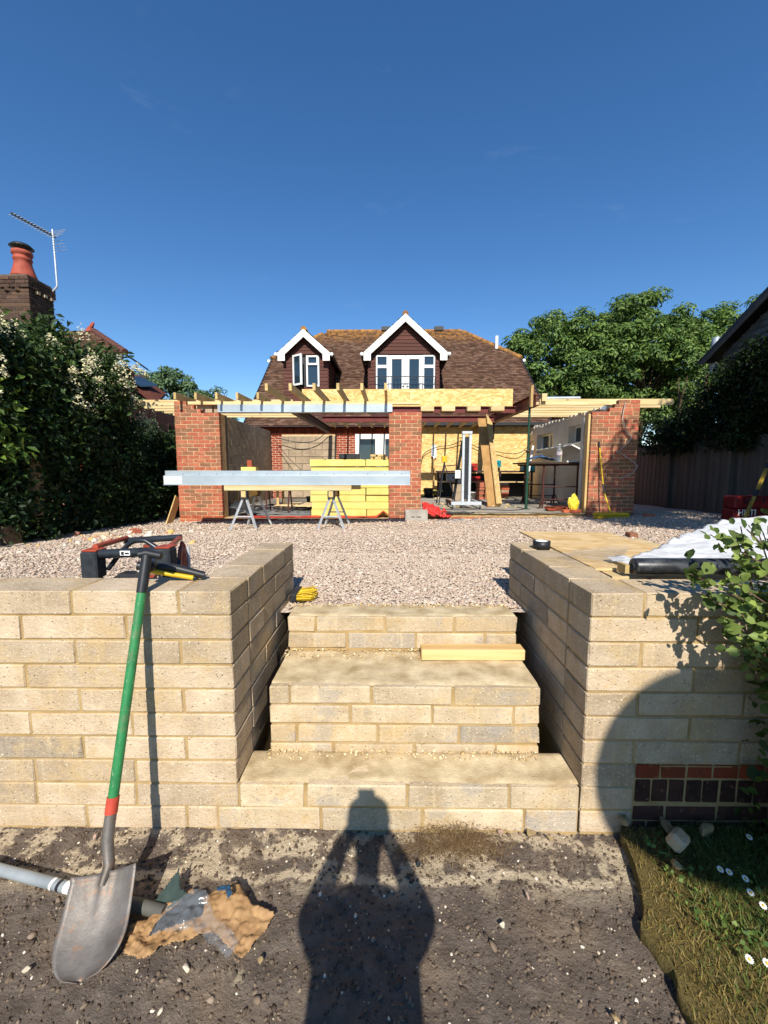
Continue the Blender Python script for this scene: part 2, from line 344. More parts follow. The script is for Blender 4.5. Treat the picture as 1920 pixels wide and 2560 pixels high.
M_WHITE = plain('white_upvc', '#e6e6e2', '#dadad4', .4, 0, .4, scale=4, bump=0)
M_WHITEPAINT = plain('white_paint', '#e9e7e0', '#dcd8cc', .6, 0, .3, scale=3, bump=.05)
M_GLASS = glass_mat('window_glass', '#27353f')
M_RED = plain('red_plastic', '#b3231c', '#931a16', .45, 0, .4, scale=8, bump=.05)
M_TEAL = plain('teal_plastic', '#1f9aa0', '#177b84', .5, 0, .4, scale=8, bump=.05)
M_YELLOW = plain('yellow_plastic', '#d9b51f', '#c49f18', .5, 0, .4, scale=10, bump=.05)
M_RUST = plain('rusty_steel', '#5c332a', '#3f2722', .8, .2, .3, scale=14, bump=.3)
M_BARK = plain('bark', '#6b5a47', '#453829', .95, 0, .1, scale=8, bump=.8, bscale=30, stretch=(1, 1, .3))
M_LEAF = attr_mat('leaf', .55, .3, .28)
M_STONE = attr_mat('stone_chips', .9, .15, 0, .3, 150)

# ------------------------------------------------------------------ ground
def zg(x, y):        # gravel level: falls gently from the steps to the house
    x = np.asarray(x, float); y = np.asarray(y, float)
    return .735 - .026 * (y - 2.5) + .014 * np.clip(x, -5, 5) * np.clip((y - 3) / 5, 0, 1) + .05 * fbm(x * .9, y * .9, 3)
def zs(x, y): return .035 * fbm(x * 2.2, y * 2.2, 4) + .02 * fbm(x * 15, y * 15, 4) - .012
n = NT('far_ground'); n.set(.95, 0, .1); n.col(n.mix(n.noise(n.pos(), .8, 5), lin('#5b5a38'), lin('#6d6248'))); n.bump(n.noise(n.pos(), 20), .4, .02); M_FAR = n.m
V, F = grid(-400, 400, 3.2, 800, 3, 3, lambda X, Y: 0 * X + .28); fast('ground', V, F, M_FAR, kind='structure')
V, F = grid(-60, 60, -80, .2, 3, 3, lambda X, Y: 0 * X - .035); fast('garden_ground', V, F, M_FAR, kind='structure')
# bare soil in front of the garden wall, with the pale footing line and mortar droppings
n = NT('soil'); n.set(.97, 0, .08); v = n.pos(); xyz = n.n('ShaderNodeSeparateXYZ'); n.l(v, xyz.inputs[0])
c = n.mix(n.ramp(n.noise(v, 14, 6, .65), [(.3, BW(0)), (.7, BW(1))]), lin('#5e534a'), lin('#807366'))
c = n.mix(n.ramp(n.noise(v, 2.4, 3), [(.5, BW(0)), (.66, BW(.5))]), c, lin('#948068'))
grit = n.math('MULTIPLY', n.ramp(n.vor(v, 95), [(.13, BW(1)), (.2, BW(0))]), n.ramp(n.noise(v, 40, 2), [(.6, BW(0)), (.66, BW(.8))]))
c = n.mix(grit, c, lin('#b5a894'))
wob = n.math('MULTIPLY', n.math('SUBTRACT', n.noise(n.pos((1, 0, 0)), 3.1, 4), .5), .2)
ln = n.math('ABSOLUTE', n.math('SUBTRACT', n.math('SUBTRACT', xyz.outputs['Y'], wob), 1.47))
edge = n.math('MULTIPLY', n.ramp(n.math('ADD', ln, n.math('MULTIPLY', n.noise(v, 22, 5, .7), .055)), [(.04, BW(1)), (.052, BW(0))]), n.ramp(n.noise(v, 3.5, 3), [(.34, BW(.4)), (.46, BW(1))]))
nearwall = n.ramp(xyz.outputs['Y'], [(1.40 - 1, BW(0)), (1.5 - 1, BW(1))])
mr = n.n('ShaderNodeMapRange'); mr.inputs['From Min'].default_value = 1.36; mr.inputs['From Max'].default_value = 1.5; n.l(xyz.outputs['Y'], mr.inputs[0])
spl = n.math('MULTIPLY', n.ramp(n.noise(v, 5.5, 7, .62), [(.485, BW(0)), (.53, BW(.9))]), mr.outputs[0])
dry = n.ramp(n.noise(v, 3.2, 7, .68), [(.62, BW(0)), (.67, BW(.7))])
c = n.mix(n.math('MAXIMUM', n.math('MAXIMUM', edge, spl), dry), c, lin('#c6b496')); n.col(c)
n.bump(n.math('ADD', n.noise(v, 60, 6, .75), n.math('MULTIPLY', n.noise(v, 14, 4), 1.5)), .9, .02); M_SOIL = n.m
V, F = grid(-3.2, 3.2, .1, 1.95, 420, 130, zs); fast('soil', V, F, M_SOIL, kind='structure', smooth=True)
# gravel bed and its stones
n = NT('gravel_bed'); n.set(.95, 0, .1); v = n.pos(); vo = n.n('ShaderNodeTexVoronoi'); vo.inputs['Scale'].default_value = 42; n.l(v, vo.inputs[0])
sp = n.n('ShaderNodeSeparateColor'); n.l(vo.outputs['Color'], sp.inputs[0])
c = n.ramp(sp.outputs[0], [(0, lin('#c4b3a0')), (.3, lin('#d2c4b2')), (.55, lin('#b8a48f')), (.8, lin('#d6c6b4')), (1, lin('#98837a'))])
c = n.mix(n.ramp(n.noise(v, 2.0, 4), [(.45, BW(0)), (.7, BW(.45))]), c, lin('#c4a883')); n.col(c)
n.bump(n.math('SUBTRACT', 1.0, vo.outputs['Distance']), .8, .02); M_GBED = n.m
V, F = grid(-5.6, 8.6, 1.8, 13.6, 285, 237, lambda X, Y: zg(X, Y) - .012)
fc = V[F].mean(1); F = F[~((np.abs(fc[:, 0] - .0875) < .79) & (fc[:, 1] < 2.47))]
fast('gravel_bed', V, F, M_GBED, kind='structure', smooth=True)
ico = bmesh.new(); bmesh.ops.create_icosphere(ico, subdivisions=1, radius=1.0); ICO_V = np.array([v.co[:] for v in ico.verts]); ICO_F = np.array([[v.index for v in f.verts] for f in ico.faces]); ico.free()
def stones(name, X, Y, Zf, size, cols, label, cat, flat=.65, mat=None):
    n_ = len(X); s = size * np.exp(rng.normal(0, .33, n_)); sc = np.stack([s * rng.uniform(.75, 1.3, n_), s * rng.uniform(.6, 1.0, n_), s * flat * rng.uniform(.7, 1.2, n_)], 1)
    loc = ICO_V[None] * (1 + rng.normal(0, .16, (n_, 12, 1))) * sc[:, None]
    a = rng.uniform(0, 6.283, n_); tl = rng.normal(0, .35, n_)
    x = loc[..., 0] * np.cos(a)[:, None] - loc[..., 1] * np.sin(a)[:, None]; y = loc[..., 0] * np.sin(a)[:, None] + loc[..., 1] * np.cos(a)[:, None]; z = loc[..., 2] + x * tl[:, None]
    W = np.stack([x + X[:, None], y + Y[:, None], z + (Zf(X, Y) + s * .15)[:, None]], 2).reshape(-1, 3)
    Fs = (ICO_F[None] + (np.arange(n_) * 12)[:, None, None]).reshape(-1, 3)
    pal = np.array([lin(c)[:3] for c in cols]); cc = pal[rng.integers(0, len(pal), n_)] * rng.uniform(.88, 1.1, (n_, 1))
    return fast(name, W, Fs, mat or M_STONE, col=np.repeat(cc, 12, 0), label=label, category=cat, kind='stuff')
gx = []; gy = []; gs = []
def sow(nm, x0, x1, y0, y1, size):
    X = rng.uniform(x0, x1, nm); Y = rng.uniform(y0, y1, nm)
    ok = ~(((X < -.60) & (Y < 1.95)) | ((X > .74) & (Y < 1.95)) | ((np.abs(X) < 1) & (Y < 2.5)) | ((X > -.92) & (X < -.64) & (Y < 2.87)) | ((X > .82) & (X < 1.1) & (Y < 2.87)) | ((Y > 8.22) & (X > -4.2) & (X < 4.85)))
    gx.append(X[ok]); gy.append(Y[ok]); gs.append(np.full(ok.sum(), size))
sow(30000, -1.6, 1.6, 2.4, 4.4, .0102); sow(9000, -4.4, -1.2, 2.3, 4.6, .011); sow(27000, -4.6, 4.6, 4.3, 6.4, .0125); sow(16000, -5.0, 6.8, 6.3, 9.6, .016); sow(2500, 1.4, 5.4, 2.6, 4.6, .019)
X = np.concatenate(gx); Y = np.concatenate(gy); S = np.concatenate(gs)
stones('gravel', X, Y, zg, S, ['#c0ad99', '#b9a591', '#c9bba9', '#af9985', '#bca793', '#b39d8a', '#c0ae97', '#ae9a8a', '#c4b29e'], 'pinkish crushed stone gravel spread over the yard before the house', 'gravel', .42)
# small pale flints lying on the soil
X = np.concatenate([rng.uniform(-1.9, 1.05, 800), rng.uniform(-1.6, 1.1, 220)]); Y = np.concatenate([.75 + rng.random(800) ** .8 * .95, rng.uniform(1.5, 1.68, 220)])
ok = X < .86 + .08 * (Y - 1.1) + np.where(Y > 1.5, .12, 0)
stones('flint_pebbles', X[ok], Y[ok], zs, .0032 * np.exp(np.random.default_rng(3).normal(0, .35, ok.sum())), ['#c4b8a2', '#ab9e88', '#d8cdb9', '#8f7d6b', '#a08d75', '#c7b99f'], 'small pale flints scattered over the dark soil', 'pebbles')
X = rng.uniform(-2, 1.0, 6500); Y = rng.uniform(.7, 1.68, 6500)
stones('soil_crumbs', X, Y, zs, .0052, ['#5a4c40', '#6b5c4c', '#4e4338', '#776756'], 'loose crumbs of dark soil', 'soil')

# ------------------------------------------------------------------ garden wall of buff blocks, two halves, and the steps between
YF = 1.68; TOP = 1.085; CH = .11; BH = .1015; BD = .215
def wall_core(mb_name, parent, boxes):
    m = MB()
    for a, b in boxes: m.box(a, b)
    return m.build(mb_name, M_MORTAR, parent)
wl = thing('garden_wall', (-1.6, YF + .1, 0), 'buff block retaining wall left of the steps, shovel leaning on it', 'wall')
wall_core('mortar', wl, [((-3.5, YF + .006, -.1), (-.676, YF + BD - .004, TOP - .004)), ((-.885 + .004, YF + .2, -.1), (-.676, 2.826, TOP - .0045))])
wr = thing('garden_wall', (1.9, YF + .1, 0), 'buff block retaining wall right of the steps, standing on old red brick', 'wall')
wall_core('mortar', wr, [((.851, YF + .006, -.1), (3.6, YF + BD - .004, TOP - .004)), ((.851, YF + .2, -.1), (1.06 - .004, 2.846, TOP - .0045))])
for i in range(10):
    zc = TOP - CH * i - BH / 2; odd = i % 2 == 0; jt = .011
    if i < 8:
        if odd:   # return block shows its end at the corner
            run(wl, 'block', -.885, -.67, YF + BD / 2, zc, BH, BD, 9, jt, 9, M_BLOCK, .0045)   # quoin end
            run(wl, 'block', YF + BD + jt, 2.83, -.7775, zc, BH, .215, .451, jt, .235, M_BLOCK, .0045, 1)
            run(wl, 'block', -3.5, -.885 - jt, YF + BD / 2, zc, BH, BD, .451, jt, (3.5 - .896) % .451, M_BLOCK, .0045)
        else:
            run(wl, 'block', -3.5, -.67, YF + BD / 2, zc, BH, BD, .451, jt, (3.5 - .67) % .451, M_BLOCK, .0045)
            run(wl, 'block', YF + BD + jt, 2.83, -.7775, zc, BH, .215, .451, jt, .451, M_BLOCK, .0045, 1)
        if odd:
            run(wr, 'block', .845, 1.06, YF + BD / 2, zc, BH, BD, 9, jt, 9, M_BLOCK, .0045)
            run(wr, 'block', YF + BD + jt, 2.85, .9525, zc, BH, .215, .451, jt, .235, M_BLOCK, .0045, 1)
            if i < 7: run(wr, 'block', 1.06 + jt, 3.6, YF + BD / 2, zc, BH, BD, .451, jt, .446, M_BLOCK, .0045)
        else:
            if i < 7: run(wr, 'block', .845, 3.6, YF + BD / 2, zc, BH, BD, .451, jt, .451, M_BLOCK, .0045)
            else: run(wr, 'block', .845, 1.075, YF + BD / 2, zc, BH, BD, .451, jt, .451, M_BLOCK, .0045)
            run(wr, 'block', YF + BD + jt, 2.85, .9525, zc, BH, .215, .451, jt, .451, M_BLOCK, .0045, 1)
    else:
        run(wl, 'block', -3.5, -.67 + (.0 if odd else -.1), YF + BD / 2, zc, BH, BD, .451, jt, .12 + .22 * (i % 2), M_BLOCK, .0045)
        run(wr, 'block', .845 + (.0 if odd else .0), 1.07, YF + BD / 2, zc, BH, BD, .451, jt, .451, M_BLOCK, .0045)
# old brick base under the right half: a header course, bricks on edge, a stretcher course
for k in range(22):
    unit('brick', wr, (1.075 + .056 + k * .1125, YF + .05, .286), .1025, .062, .1, M_BRICK_OLD, .003)
for k in range(34):
    unit('brick', wr, (1.075 + .036 + k * .0745, YF + .05, .194), .064, .1, .1, M_BRICK_DARK, .003)
run(wr, 'brick', 1.078, 3.5, YF + .051, .088, .065, .1, .225, .01, .14, M_BRICK_DARK, .003)
run(wr, 'brick', 1.078, 3.5, YF + .051, .013, .065, .1, .225, .01, .06, M_BRICK_DARK, .003)
m = MB(); m.box((1.077, YF + .001, .309), (3.5, YF + .05, .3135)); m.build('bed_joint', M_MORTAR, wr)

st = thing('garden_steps', (.08, 2.0, 0), 'three unfinished buff block steps rising between the two wall returns', 'steps')
wall_core('mortar', st, [((-.76, YF + .007, -.1), (.838, YF + .2, .2)), ((-.578, 1.908, .0), (.729, 2.31, .538)), ((-.578, 2.306, .3), (.729, 2.505, .742))])
for i, off in ((8, .15), (9, .32)):
    zc = TOP - CH * i - BH / 2
    run(st, 'block', -.66 if i == 8 else -.76, .835, YF + BD / 2, zc, BH, BD, .451, .011, off + .14, M_BLOCK2, .0045)
for k in range(4):
    zc = .545 - .1 * k - .045
    run(st, 'block', -.585, .735, 1.90 + .1, zc, .0885, .2, .4, .0115, (.1, .395, .13, .31)[k], M_BLOCK2, .005, jit=.0025)
for k in range(2):
    zc = .748 - .1 * k - .045
    run(st, 'block', -.585, .735, 2.30 + .1, zc, .0885, .2, .4, .0115, (.16, .34)[k], M_BLOCK2, .005, jit=.0025)
def tread(x0, x1, y0, y1, z, amp, sd, mat):
    V, F = grid(x0, x1, y0, y1, 70, 16, lambda X, Y: z + amp * fbm(X * 9 + sd, Y * 9, 4) * np.clip(np.minimum(np.minimum(X - x0, x1 - X), np.minimum(Y - y0, y1 - Y)) / .03, 0, 1) - .008 * (1 - np.clip(np.minimum(Y - y0, y1 - Y) / .02, 0, 1)))
    V[:, 1] += np.where(V[:, 1] < y0 + .003, .012 * (vnoise(V[:, 0] * 14, sd) - .2), 0)
    return fast('tread', V, F, mat, st, smooth=True)
tread(-.668, .843, YF + .018, 1.905, .2115, .016, 3, M_SMEAR); tread(-.58, .73, 1.915, 2.302, .5485, .02, 9, M_SMEAR); tread(-.58, .73, 2.312, 2.51, .7515, .012, 14, M_SMEAR)
# mortar crumbs on the treads
X = rng.uniform(-.6, .72, 900); k = rng.integers(0, 3, 900); Y = np.where(k == 0, 1.905 - rng.random(900) ** 2 * .07, np.where(k == 1, 2.30 - rng.random(900) ** 2 * .12, 2.50 - rng.random(900) ** 2 * .05))
stones('mortar_crumbs', X, Y, lambda a, b: np.where(b < 1.91, .214, np.where(b < 2.31, .552, .755)), .0055, ['#c9b184', '#b79b6b', '#d6c39c', '#ab9472'], 'dried mortar crumbs lying at the back of the step treads', 'crumbs')
# ------------------------------------------------------------------ the house behind
M_WALLB = None
n = NT('far_brickwork'); n.set(.9, 0, .15)
mp = n.n('ShaderNodeMapping'); mp.inputs['Rotation'].default_value = (R(-90), 0, 0); g = n.n('ShaderNodeNewGeometry'); sx = n.n('ShaderNodeSeparateXYZ'); cx = n.n('ShaderNodeCombineXYZ')
n.l(g.outputs['Position'], sx.inputs[0]); n.l(n.math('ADD', sx.outputs['X'], sx.outputs['Y']), cx.inputs[0]); n.l(sx.outputs['Z'], cx.inputs[1])
bt = n.n('ShaderNodeTexBrick'); bt.inputs['Scale'].default_value = 1.0; bt.inputs['Brick Width'].default_value = .225; bt.inputs['Row Height'].default_value = .075; bt.inputs['Mortar Size'].default_value = .006
bt.inputs['Color1'].default_value = lin('#93452f'); bt.inputs['Color2'].default_value = lin('#86392b'); bt.inputs['Mortar'].default_value = lin('#cdb79b'); n.l(cx.outputs[0], bt.inputs[0])
n.col(bt.outputs['Color']); n.bump(n.math('SUBTRACT', 1.0, bt.outputs['Fac']), .4, .006); M_FARBRICK = n.m
n = NT('aerated_block'); n.set(.95, 0, .1)
g = n.n('ShaderNodeNewGeometry'); sx = n.n('ShaderNodeSeparateXYZ'); cx = n.n('ShaderNodeCombineXYZ'); n.l(g.outputs['Position'], sx.inputs[0])
M_AER = plain('aerated_block', '#a8957c', '#8f7e68', .95, 0, .1, scale=4, bump=.4, bscale=60, jitter=.1)
M_INNERBLOCK = plain('inner_leaf_block', '#a89883', '#92836f', .95, 0, .1, scale=3, bump=.4, bscale=60, jitter=.08)  # inner leaf blocks in their own grey-buff tone
n = NT('roof_tile'); n.set(.9, 0, .15); at = n.n('ShaderNodeAttribute'); at.attribute_name = 'col'; v = n.pos(); sx = n.n('ShaderNodeSeparateXYZ'); n.l(v, sx.inputs[0])
lich = n.math('MULTIPLY', n.ramp(n.noise(v, 7, 5, .7), [(.44, BW(0)), (.6, BW(1))]), n.ramp(n.math('DIVIDE', n.math('SUBTRACT', sx.outputs['Z'], 6.4), 1.4), [(.3, BW(.05)), (.95, BW(.95))]))
c = n.mix(lich, at.outputs['Color'], lin('#b5803a')); c = n.mix(n.ramp(n.noise(v, 13, 4), [(.62, BW(0)), (.7, BW(.6))]), c, lin('#7a6a5e')); n.col(c); n.bump(n.noise(v, 50), .3, .01); M_TILE = n.m
M_LICHEN = plain('lichened_tile', '#6e5140', '#a97b3e', .95, 0, .1, scale=6, bump=.5, bscale=30)
M_BOARD = plain('dark_stained_board', '#5a3328', '#4a2a22', .75, 0, .3, scale=5, bump=.3, bscale=60, stretch=(.4, 1, 3), jitter=.12)

house = thing('brick_house', (.25, 14.5, .5), 'brick house with a brown tiled half-hipped roof and two dormers', 'house')
RS = .831; YE, ZE = 13.5, 3.0; YR = 19.15; ZR = ZE + RS * (YR - YE); XL, XR_ = -4.74, 5.27; RL, RR = -2.79, 3.23
YH = 17.1; ZH = ZE + RS * (YH - YE)
zroof = lambda y: ZE + RS * (y - YE)
wall = MB().box((XL + .15, 13.8, .3), (XR_ - .15, 24.3, 2.99)); wall.build('wall', M_FARBRICK, house)
# gable ends above the eaves
for xs, s in ((XL + .15, 1), (XR_ - .15, -1)):
    g = MB(); g.prism([(xs, 13.8, 2.99), (xs, 24.3, 2.99), (xs, 2 * YR - YH, ZH - .15), (xs, YH, ZH - .15)], (.25 * s, 0, 0)); g.build('gable', M_FARBRICK, house)
deck = MB()
def slab(poly, t=.06): deck.prism([Vector(p) - Vector((0, 0, t)) for p in poly], (0, 0, t - .03))
slab([(XL, YE, ZE), (XR_, YE, ZE), (XR_, YH, ZH), (RR, YR, ZR), (RL, YR, ZR), (XL, YH, ZH)])
YE2 = 2 * YR - YE; YH2 = 2 * YR - YH
slab([(XR_, YE2, ZE), (XL, YE2, ZE), (XL, YH2, ZH), (RL, YR, ZR), (RR, YR, ZR), (XR_, YH2, ZH)])
slab([(XR_, YH, ZH), (XR_, YH2, ZH), (RR, YR, ZR)]); slab([(XL, YH2, ZH), (XL, YH, ZH), (RL, YR, ZR)])
roof = deck.build('roof', M_STEEL_DARK, house)
def tiles(o, ax, up, nrm, L, H, keep, name, parent, cols=('#594337', '#4a372d', '#61493c', '#523b30', '#6a5346')):
    """plain tiles lapped up a slope: origin, unit vectors along the eave, up the slope and outward; keep(u, v) clips them"""
    o, ax, up, nrm = (np.array(a, float) for a in (o, ax, up, nrm)); gw, gh = .165, .125; us = []; vs = []
    rows = int(H / gh)
    for r_ in range(rows):
        u = np.arange(0, L, gw) + (gw / 2 if r_ % 2 else 0); us.append(u); vs.append(np.full(len(u), r_ * gh))
    u = np.concatenate(us); v_ = np.concatenate(vs); ok = keep(u + gw / 2, v_ + gh / 2); u = u[ok]; v_ = v_[ok]; k = len(u)
    j = rng.normal(0, .004, k); lift = .036 + rng.normal(0, .005, k); w = .16
    def P(du, dv, dn): return o + ax * (u + du)[:, None] + up * (v_ + dv + j)[:, None] + nrm * (np.zeros(k) + dn)[:, None]
    V = np.stack([P(0, 0, lift - .022), P(w, 0, lift - .022), P(0, 0, lift), P(w, 0, lift), P(0, .155, .003), P(w, .155, .003)], 1).reshape(-1, 3)
    i = np.arange(k) * 6; F = np.concatenate([np.stack([i, i + 1, i + 3, i + 2], 1), np.stack([i + 2, i + 3, i + 5, i + 4], 1), np.stack([i, i + 2, i + 4, i + 4], 1)[:0]])
    pal = np.array([lin(c)[:3] for c in cols]); cc = pal[rng.integers(0, len(pal), k)] * rng.uniform(.88, 1.12, (k, 1))
    return fast(name, V, F, M_TILE, parent, col=np.repeat(cc, 6, 0), kind='stuff')
cs = 1 / math.sqrt(1 + RS * RS); UPV = (0, cs, RS * cs); NRV = (0, -RS * cs, cs); HS = (YR - YE) / cs; vH = (YH - YE) / cs
def keep_main(u, v):
    x = XL + u; t = np.clip((v - vH) / (HS - vH), 0, 1); xl = np.where(v > vH, XL + (RL - XL) * t, XL); xr = np.where(v > vH, XR_ + (RR - XR_) * t, XR_)
    y = YE + v * cs; ok = (x > xl + .06) & (x < xr - .06)
    for (a, b, yf, ap) in ((-3.48, -2.03, 14.0, 6.1), (-.69, 1.64, 14.0, 6.56)):    # openings for the dormers
        ytop = YE + (5.2 - ZE) / RS; ok &= ~((x > a) & (x < b) & (y > yf - .1) & (y < ytop))
    return ok
tiles((XL, YE, ZE - .03), (1, 0, 0), UPV, NRV, XR_ - XL, HS, keep_main, 'roof_tiles', roof)
# hip, ridge and verge tiles
rt = MB()
def ridge_run(p, q, r=.1, step=.3, flat=.6):
    p = Vector(p); q = Vector(q); L = (q - p).length; k = int(L / step); d = (q - p).normalized()
    for i in range(k):
        a = p + d * (i * step); rt.tube([a, a + d * (step * .96)], [r * 1.06, r * .94], 8)
ridge_run((RL, YR, ZR - .02), (RR, YR, ZR - .02)); ridge_run((XR_, YH, ZH), (RR, YR, ZR - .03)); ridge_run((XL, YH, ZH), (RL, YR, ZR - .03))
rt.build('ridge_tiles', M_LICHEN, roof, kind='stuff')
for xx in (XL, XR_): MB().bar((xx, YE, ZE - .07), (xx, YH, ZH - .07), .04, .12).build('verge', M_BLACK, roof)
for xx in (XR_ + .08, XL - .08): MB().tube([(xx, YH + .2, ZH - .12), (xx, YH - .15, ZH - .12)], .06, 8).build('gutter', M_WHITE, house)
m = MB(); m.tube([(4.45, 17.8, 6.1), (4.45, 17.8, 7.05)], .07, 10); m.build('vent_pipe', M_WHITE, roof)
for xx in (-.35, 2.0): MB().box((xx, 19.0, ZR), (xx + .4, 19.3, ZR + .16)).build('ridge_vent', M_BLACK, roof)
def waney(x0, x1, z0, z1, y, parent, seed, clip=None, h=.115):
    z = z0; k = 0
    while z < z1 - .02:
        t = min(z + h + .012, z1); N = 12; a, b = x0, x1
        if clip: a, b = max(x0, clip(z + .02)[0]), min(x1, clip(z + .02)[1]); at_, bt_ = max(x0, clip(t)[0]), min(x1, clip(t)[1])
        else: at_, bt_ = x0, x1
        if b - a < .06: break
        vs = []; 
        for i in range(N + 1):
            f = i / N; xb = a + (b - a) * f; xt = at_ + max(bt_ - at_, .0) * f; wv = .016 * (float(vnoise(xb * 3 + seed + k * 7, z * 5)) - .5) - .02 * (abs(f - .5) * 2) ** 6
            vs += [(xb, y - .034, z - wv), (xb, y - .012, z - wv), (xt, y - .016, t), (xt, y - .002, t)]
        fs = []
        for i in range(N):
            q = i * 4; fs += [(q, q + 4, q + 6, q + 2), (q + 1, q + 3, q + 7, q + 5), (q, q + 1, q + 5, q + 4), (q + 2, q + 6, q + 7, q + 3)]
        fs += [(0, 2, 3, 1), (N * 4, N * 4 + 1, N * 4 + 3, N * 4 + 2)]
        MB().add(vs, fs).build('board', M_BOARD, parent); z += h; k += 1
def dormer(x0, x1, zb, ze, xa, za, bx0, bx1, y, win):
    d = MB(); yb = lambda z: YE + (z - ZE) / RS
    wx0, wx1, wz0, wz1 = win
    d.prism([(x0, y, zroof(y) - .1), (x0, y, ze), (x0, yb(ze), ze)], (.06, 0, 0)); d.prism([(x1 - .06, y, zroof(y) - .1), (x1 - .06, y, ze), (x1 - .06, yb(ze), ze)], (.06, 0, 0))
    d.box((x0 + .061, y, zroof(y) - .1), (wx0, y + .1, ze)).box((wx1, y, zroof(y) - .1), (x1 - .061, y + .1, ze)).box((wx0, y, zroof(y) - .1), (wx1, y + .1, wz0)).box((wx0, y, wz1), (wx1, y + .1, ze + .02))
    d.prism([(x0, y + .0, ze), (x1, y + .0, ze), (xa, y + .0, za - .12)], (0, .1, 0)); dm = d.build('dormer', M_BOARD, house)
    sl = (za - ze) / (x1 - xa); cl = lambda z: (xa - (za - .1 - z) / sl + .0, xa + (za - .1 - z) / sl)
    waney(x0, wx0 - .01, zroof(y) + .02, ze, y, dm, 1); waney(wx1 + .01, x1, zroof(y) + .02, ze, y, dm, 5)
    waney(x0 + .05, x1 - .05, max(ze, wz1 + .03), za - .16, y, dm, 9, cl)
    # cheeks clad in boards
    for xs, s in ((x0, -1), (x1, 1)):
        k = 0; z = zroof(y) + .12
        while z < ze - .05:
            MB().add([(xs + s * .03, y, z), (xs + s * .03, yb(z), z), (xs + s * .005, yb(z + .12), z + .12), (xs + s * .005, y, z + .12), (xs, y, z), (xs, yb(z), z), (xs, yb(z + .12), z + .12), (xs, y, z + .12)],
                     ((0, 1, 2, 3), (4, 7, 6, 5), (0, 4, 5, 1), (3, 2, 6, 7), (0, 3, 7, 4), (1, 5, 6, 2))).build('board', M_BOARD, dm); z += .115
    # roof with barge boards
    bze = ze - .02; slope = (za - bze) / (bx1 - xa); r = MB(); of = .22
    for xe in (bx0, bx1):
        yb1 = yb(za); yb0 = yb(bze); r.prism([(xe, y - of, bze), (xa, y - of, za), (xa, yb1 + .1, za), (xe, yb0 + .1, bze)], (0, 0, .06))
    ro = r.build('dormer_roof', M_STEEL_DARK, dm)
    for xe, s in ((bx0, 1), (bx1, -1)):
        L = math.hypot(xa - xe, za - bze); ux = (xa - xe) / L; uz = (za - bze) / L
        tiles((xe, y - of, bze + .06), (0, 1, 0), (ux, 0, uz), (-uz * s, 0, abs(ux)), yb(za) - y + of, L, lambda u, v, uz=uz: (y - of + u) < yb(bze + v * uz) + .12, 'roof_tiles', ro, ('#6e5344', '#5e463a', '#7b6350', '#8a7358'))
        b = MB(); bw = .2
        b.prism([(xe, y - of - .03, bze - .02), (xe, y - of - .03, bze + .06), (xa, y - of - .03, za + .06), (xa, y - of - .03, za - bw + .02), (xe + s * .2, y - of - .03, bze - .02 - .0), ], (0, .028, 0))
        b.prism([(xe, y - of - .032, bze - .2), (xe, y - of - .032, bze + .0), (xe + s * .23, y - of - .032, bze + .0), (xe + s * .23, y - of - .032, bze - .2)], (0, .03, 0))
        b.build('barge_board', M_WHITEPAINT, dm)
        q = MB(); q.tube([(xe - s * .06, y - of + .03, bze + .0), (xe - s * .06, yb(bze), bze + .0)], .055, 8); q.build('gutter', M_BLACK, dm)
        q = MB(); q.lathe((xe - s * .06, y - of - .02, bze + .0), [(.0, -.02), (.06, -.015), (.06, .06), (0, .07)], 10, (0, 1, 0)); q.build('gutter_end', M_WHITE, dm)
    rr_ = MB(); k = int((yb(za) - y + of) / .3)
    for i in range(k): rr_.tube([(xa, y - of + i * .3, za + .07), (xa, y - of + i * .3 + .29, za + .07)], [.1, .09], 8)
    rr_.build('ridge_tiles', M_LICHEN, ro, kind='stuff'); return dm
def window(parent, x0, x1, z0, z1, y, name='window', fw=.055, mull=(), trans=None, mat=M_WHITE, bars=True):
    f = MB(); f.box((x0, y, z0), (x1, y + .07, z0 + fw)).box((x0, y, z1 - fw), (x1, y + .07, z1)).box((x0, y, z0 + fw), (x0 + fw, y + .07, z1 - fw)).box((x1 - fw, y, z0 + fw), (x1, y + .07, z1 - fw))
    w = f.build(name, mat, parent, bevel=.004); MB().box((x0 + fw, y + .03, z0 + fw), (x1 - fw, y + .045, z1 - fw)).build('pane', M_GLASS, w); return w
dl = dormer(-3.48, -2.03, 0, 5.29, -2.77, 6.0, -3.62, -1.93, 14.0, (-3.2, -2.30, 4.28, 5.30))
window(dl, -2.74, -2.31, 4.29, 5.29, 13.96)                     # fixed light with a small top light
w = MB().box((-2.70, 13.93, 4.98), (-2.35, 13.985, 5.04)).box((-2.70, 13.93, 5.23), (-2.35, 13.985, 5.27)).box((-2.70, 13.93, 5.041), (-2.66, 13.985, 5.229)).box((-2.39, 13.93, 5.041), (-2.35, 13.985, 5.229)).build('top_light', M_WHITE, dl)
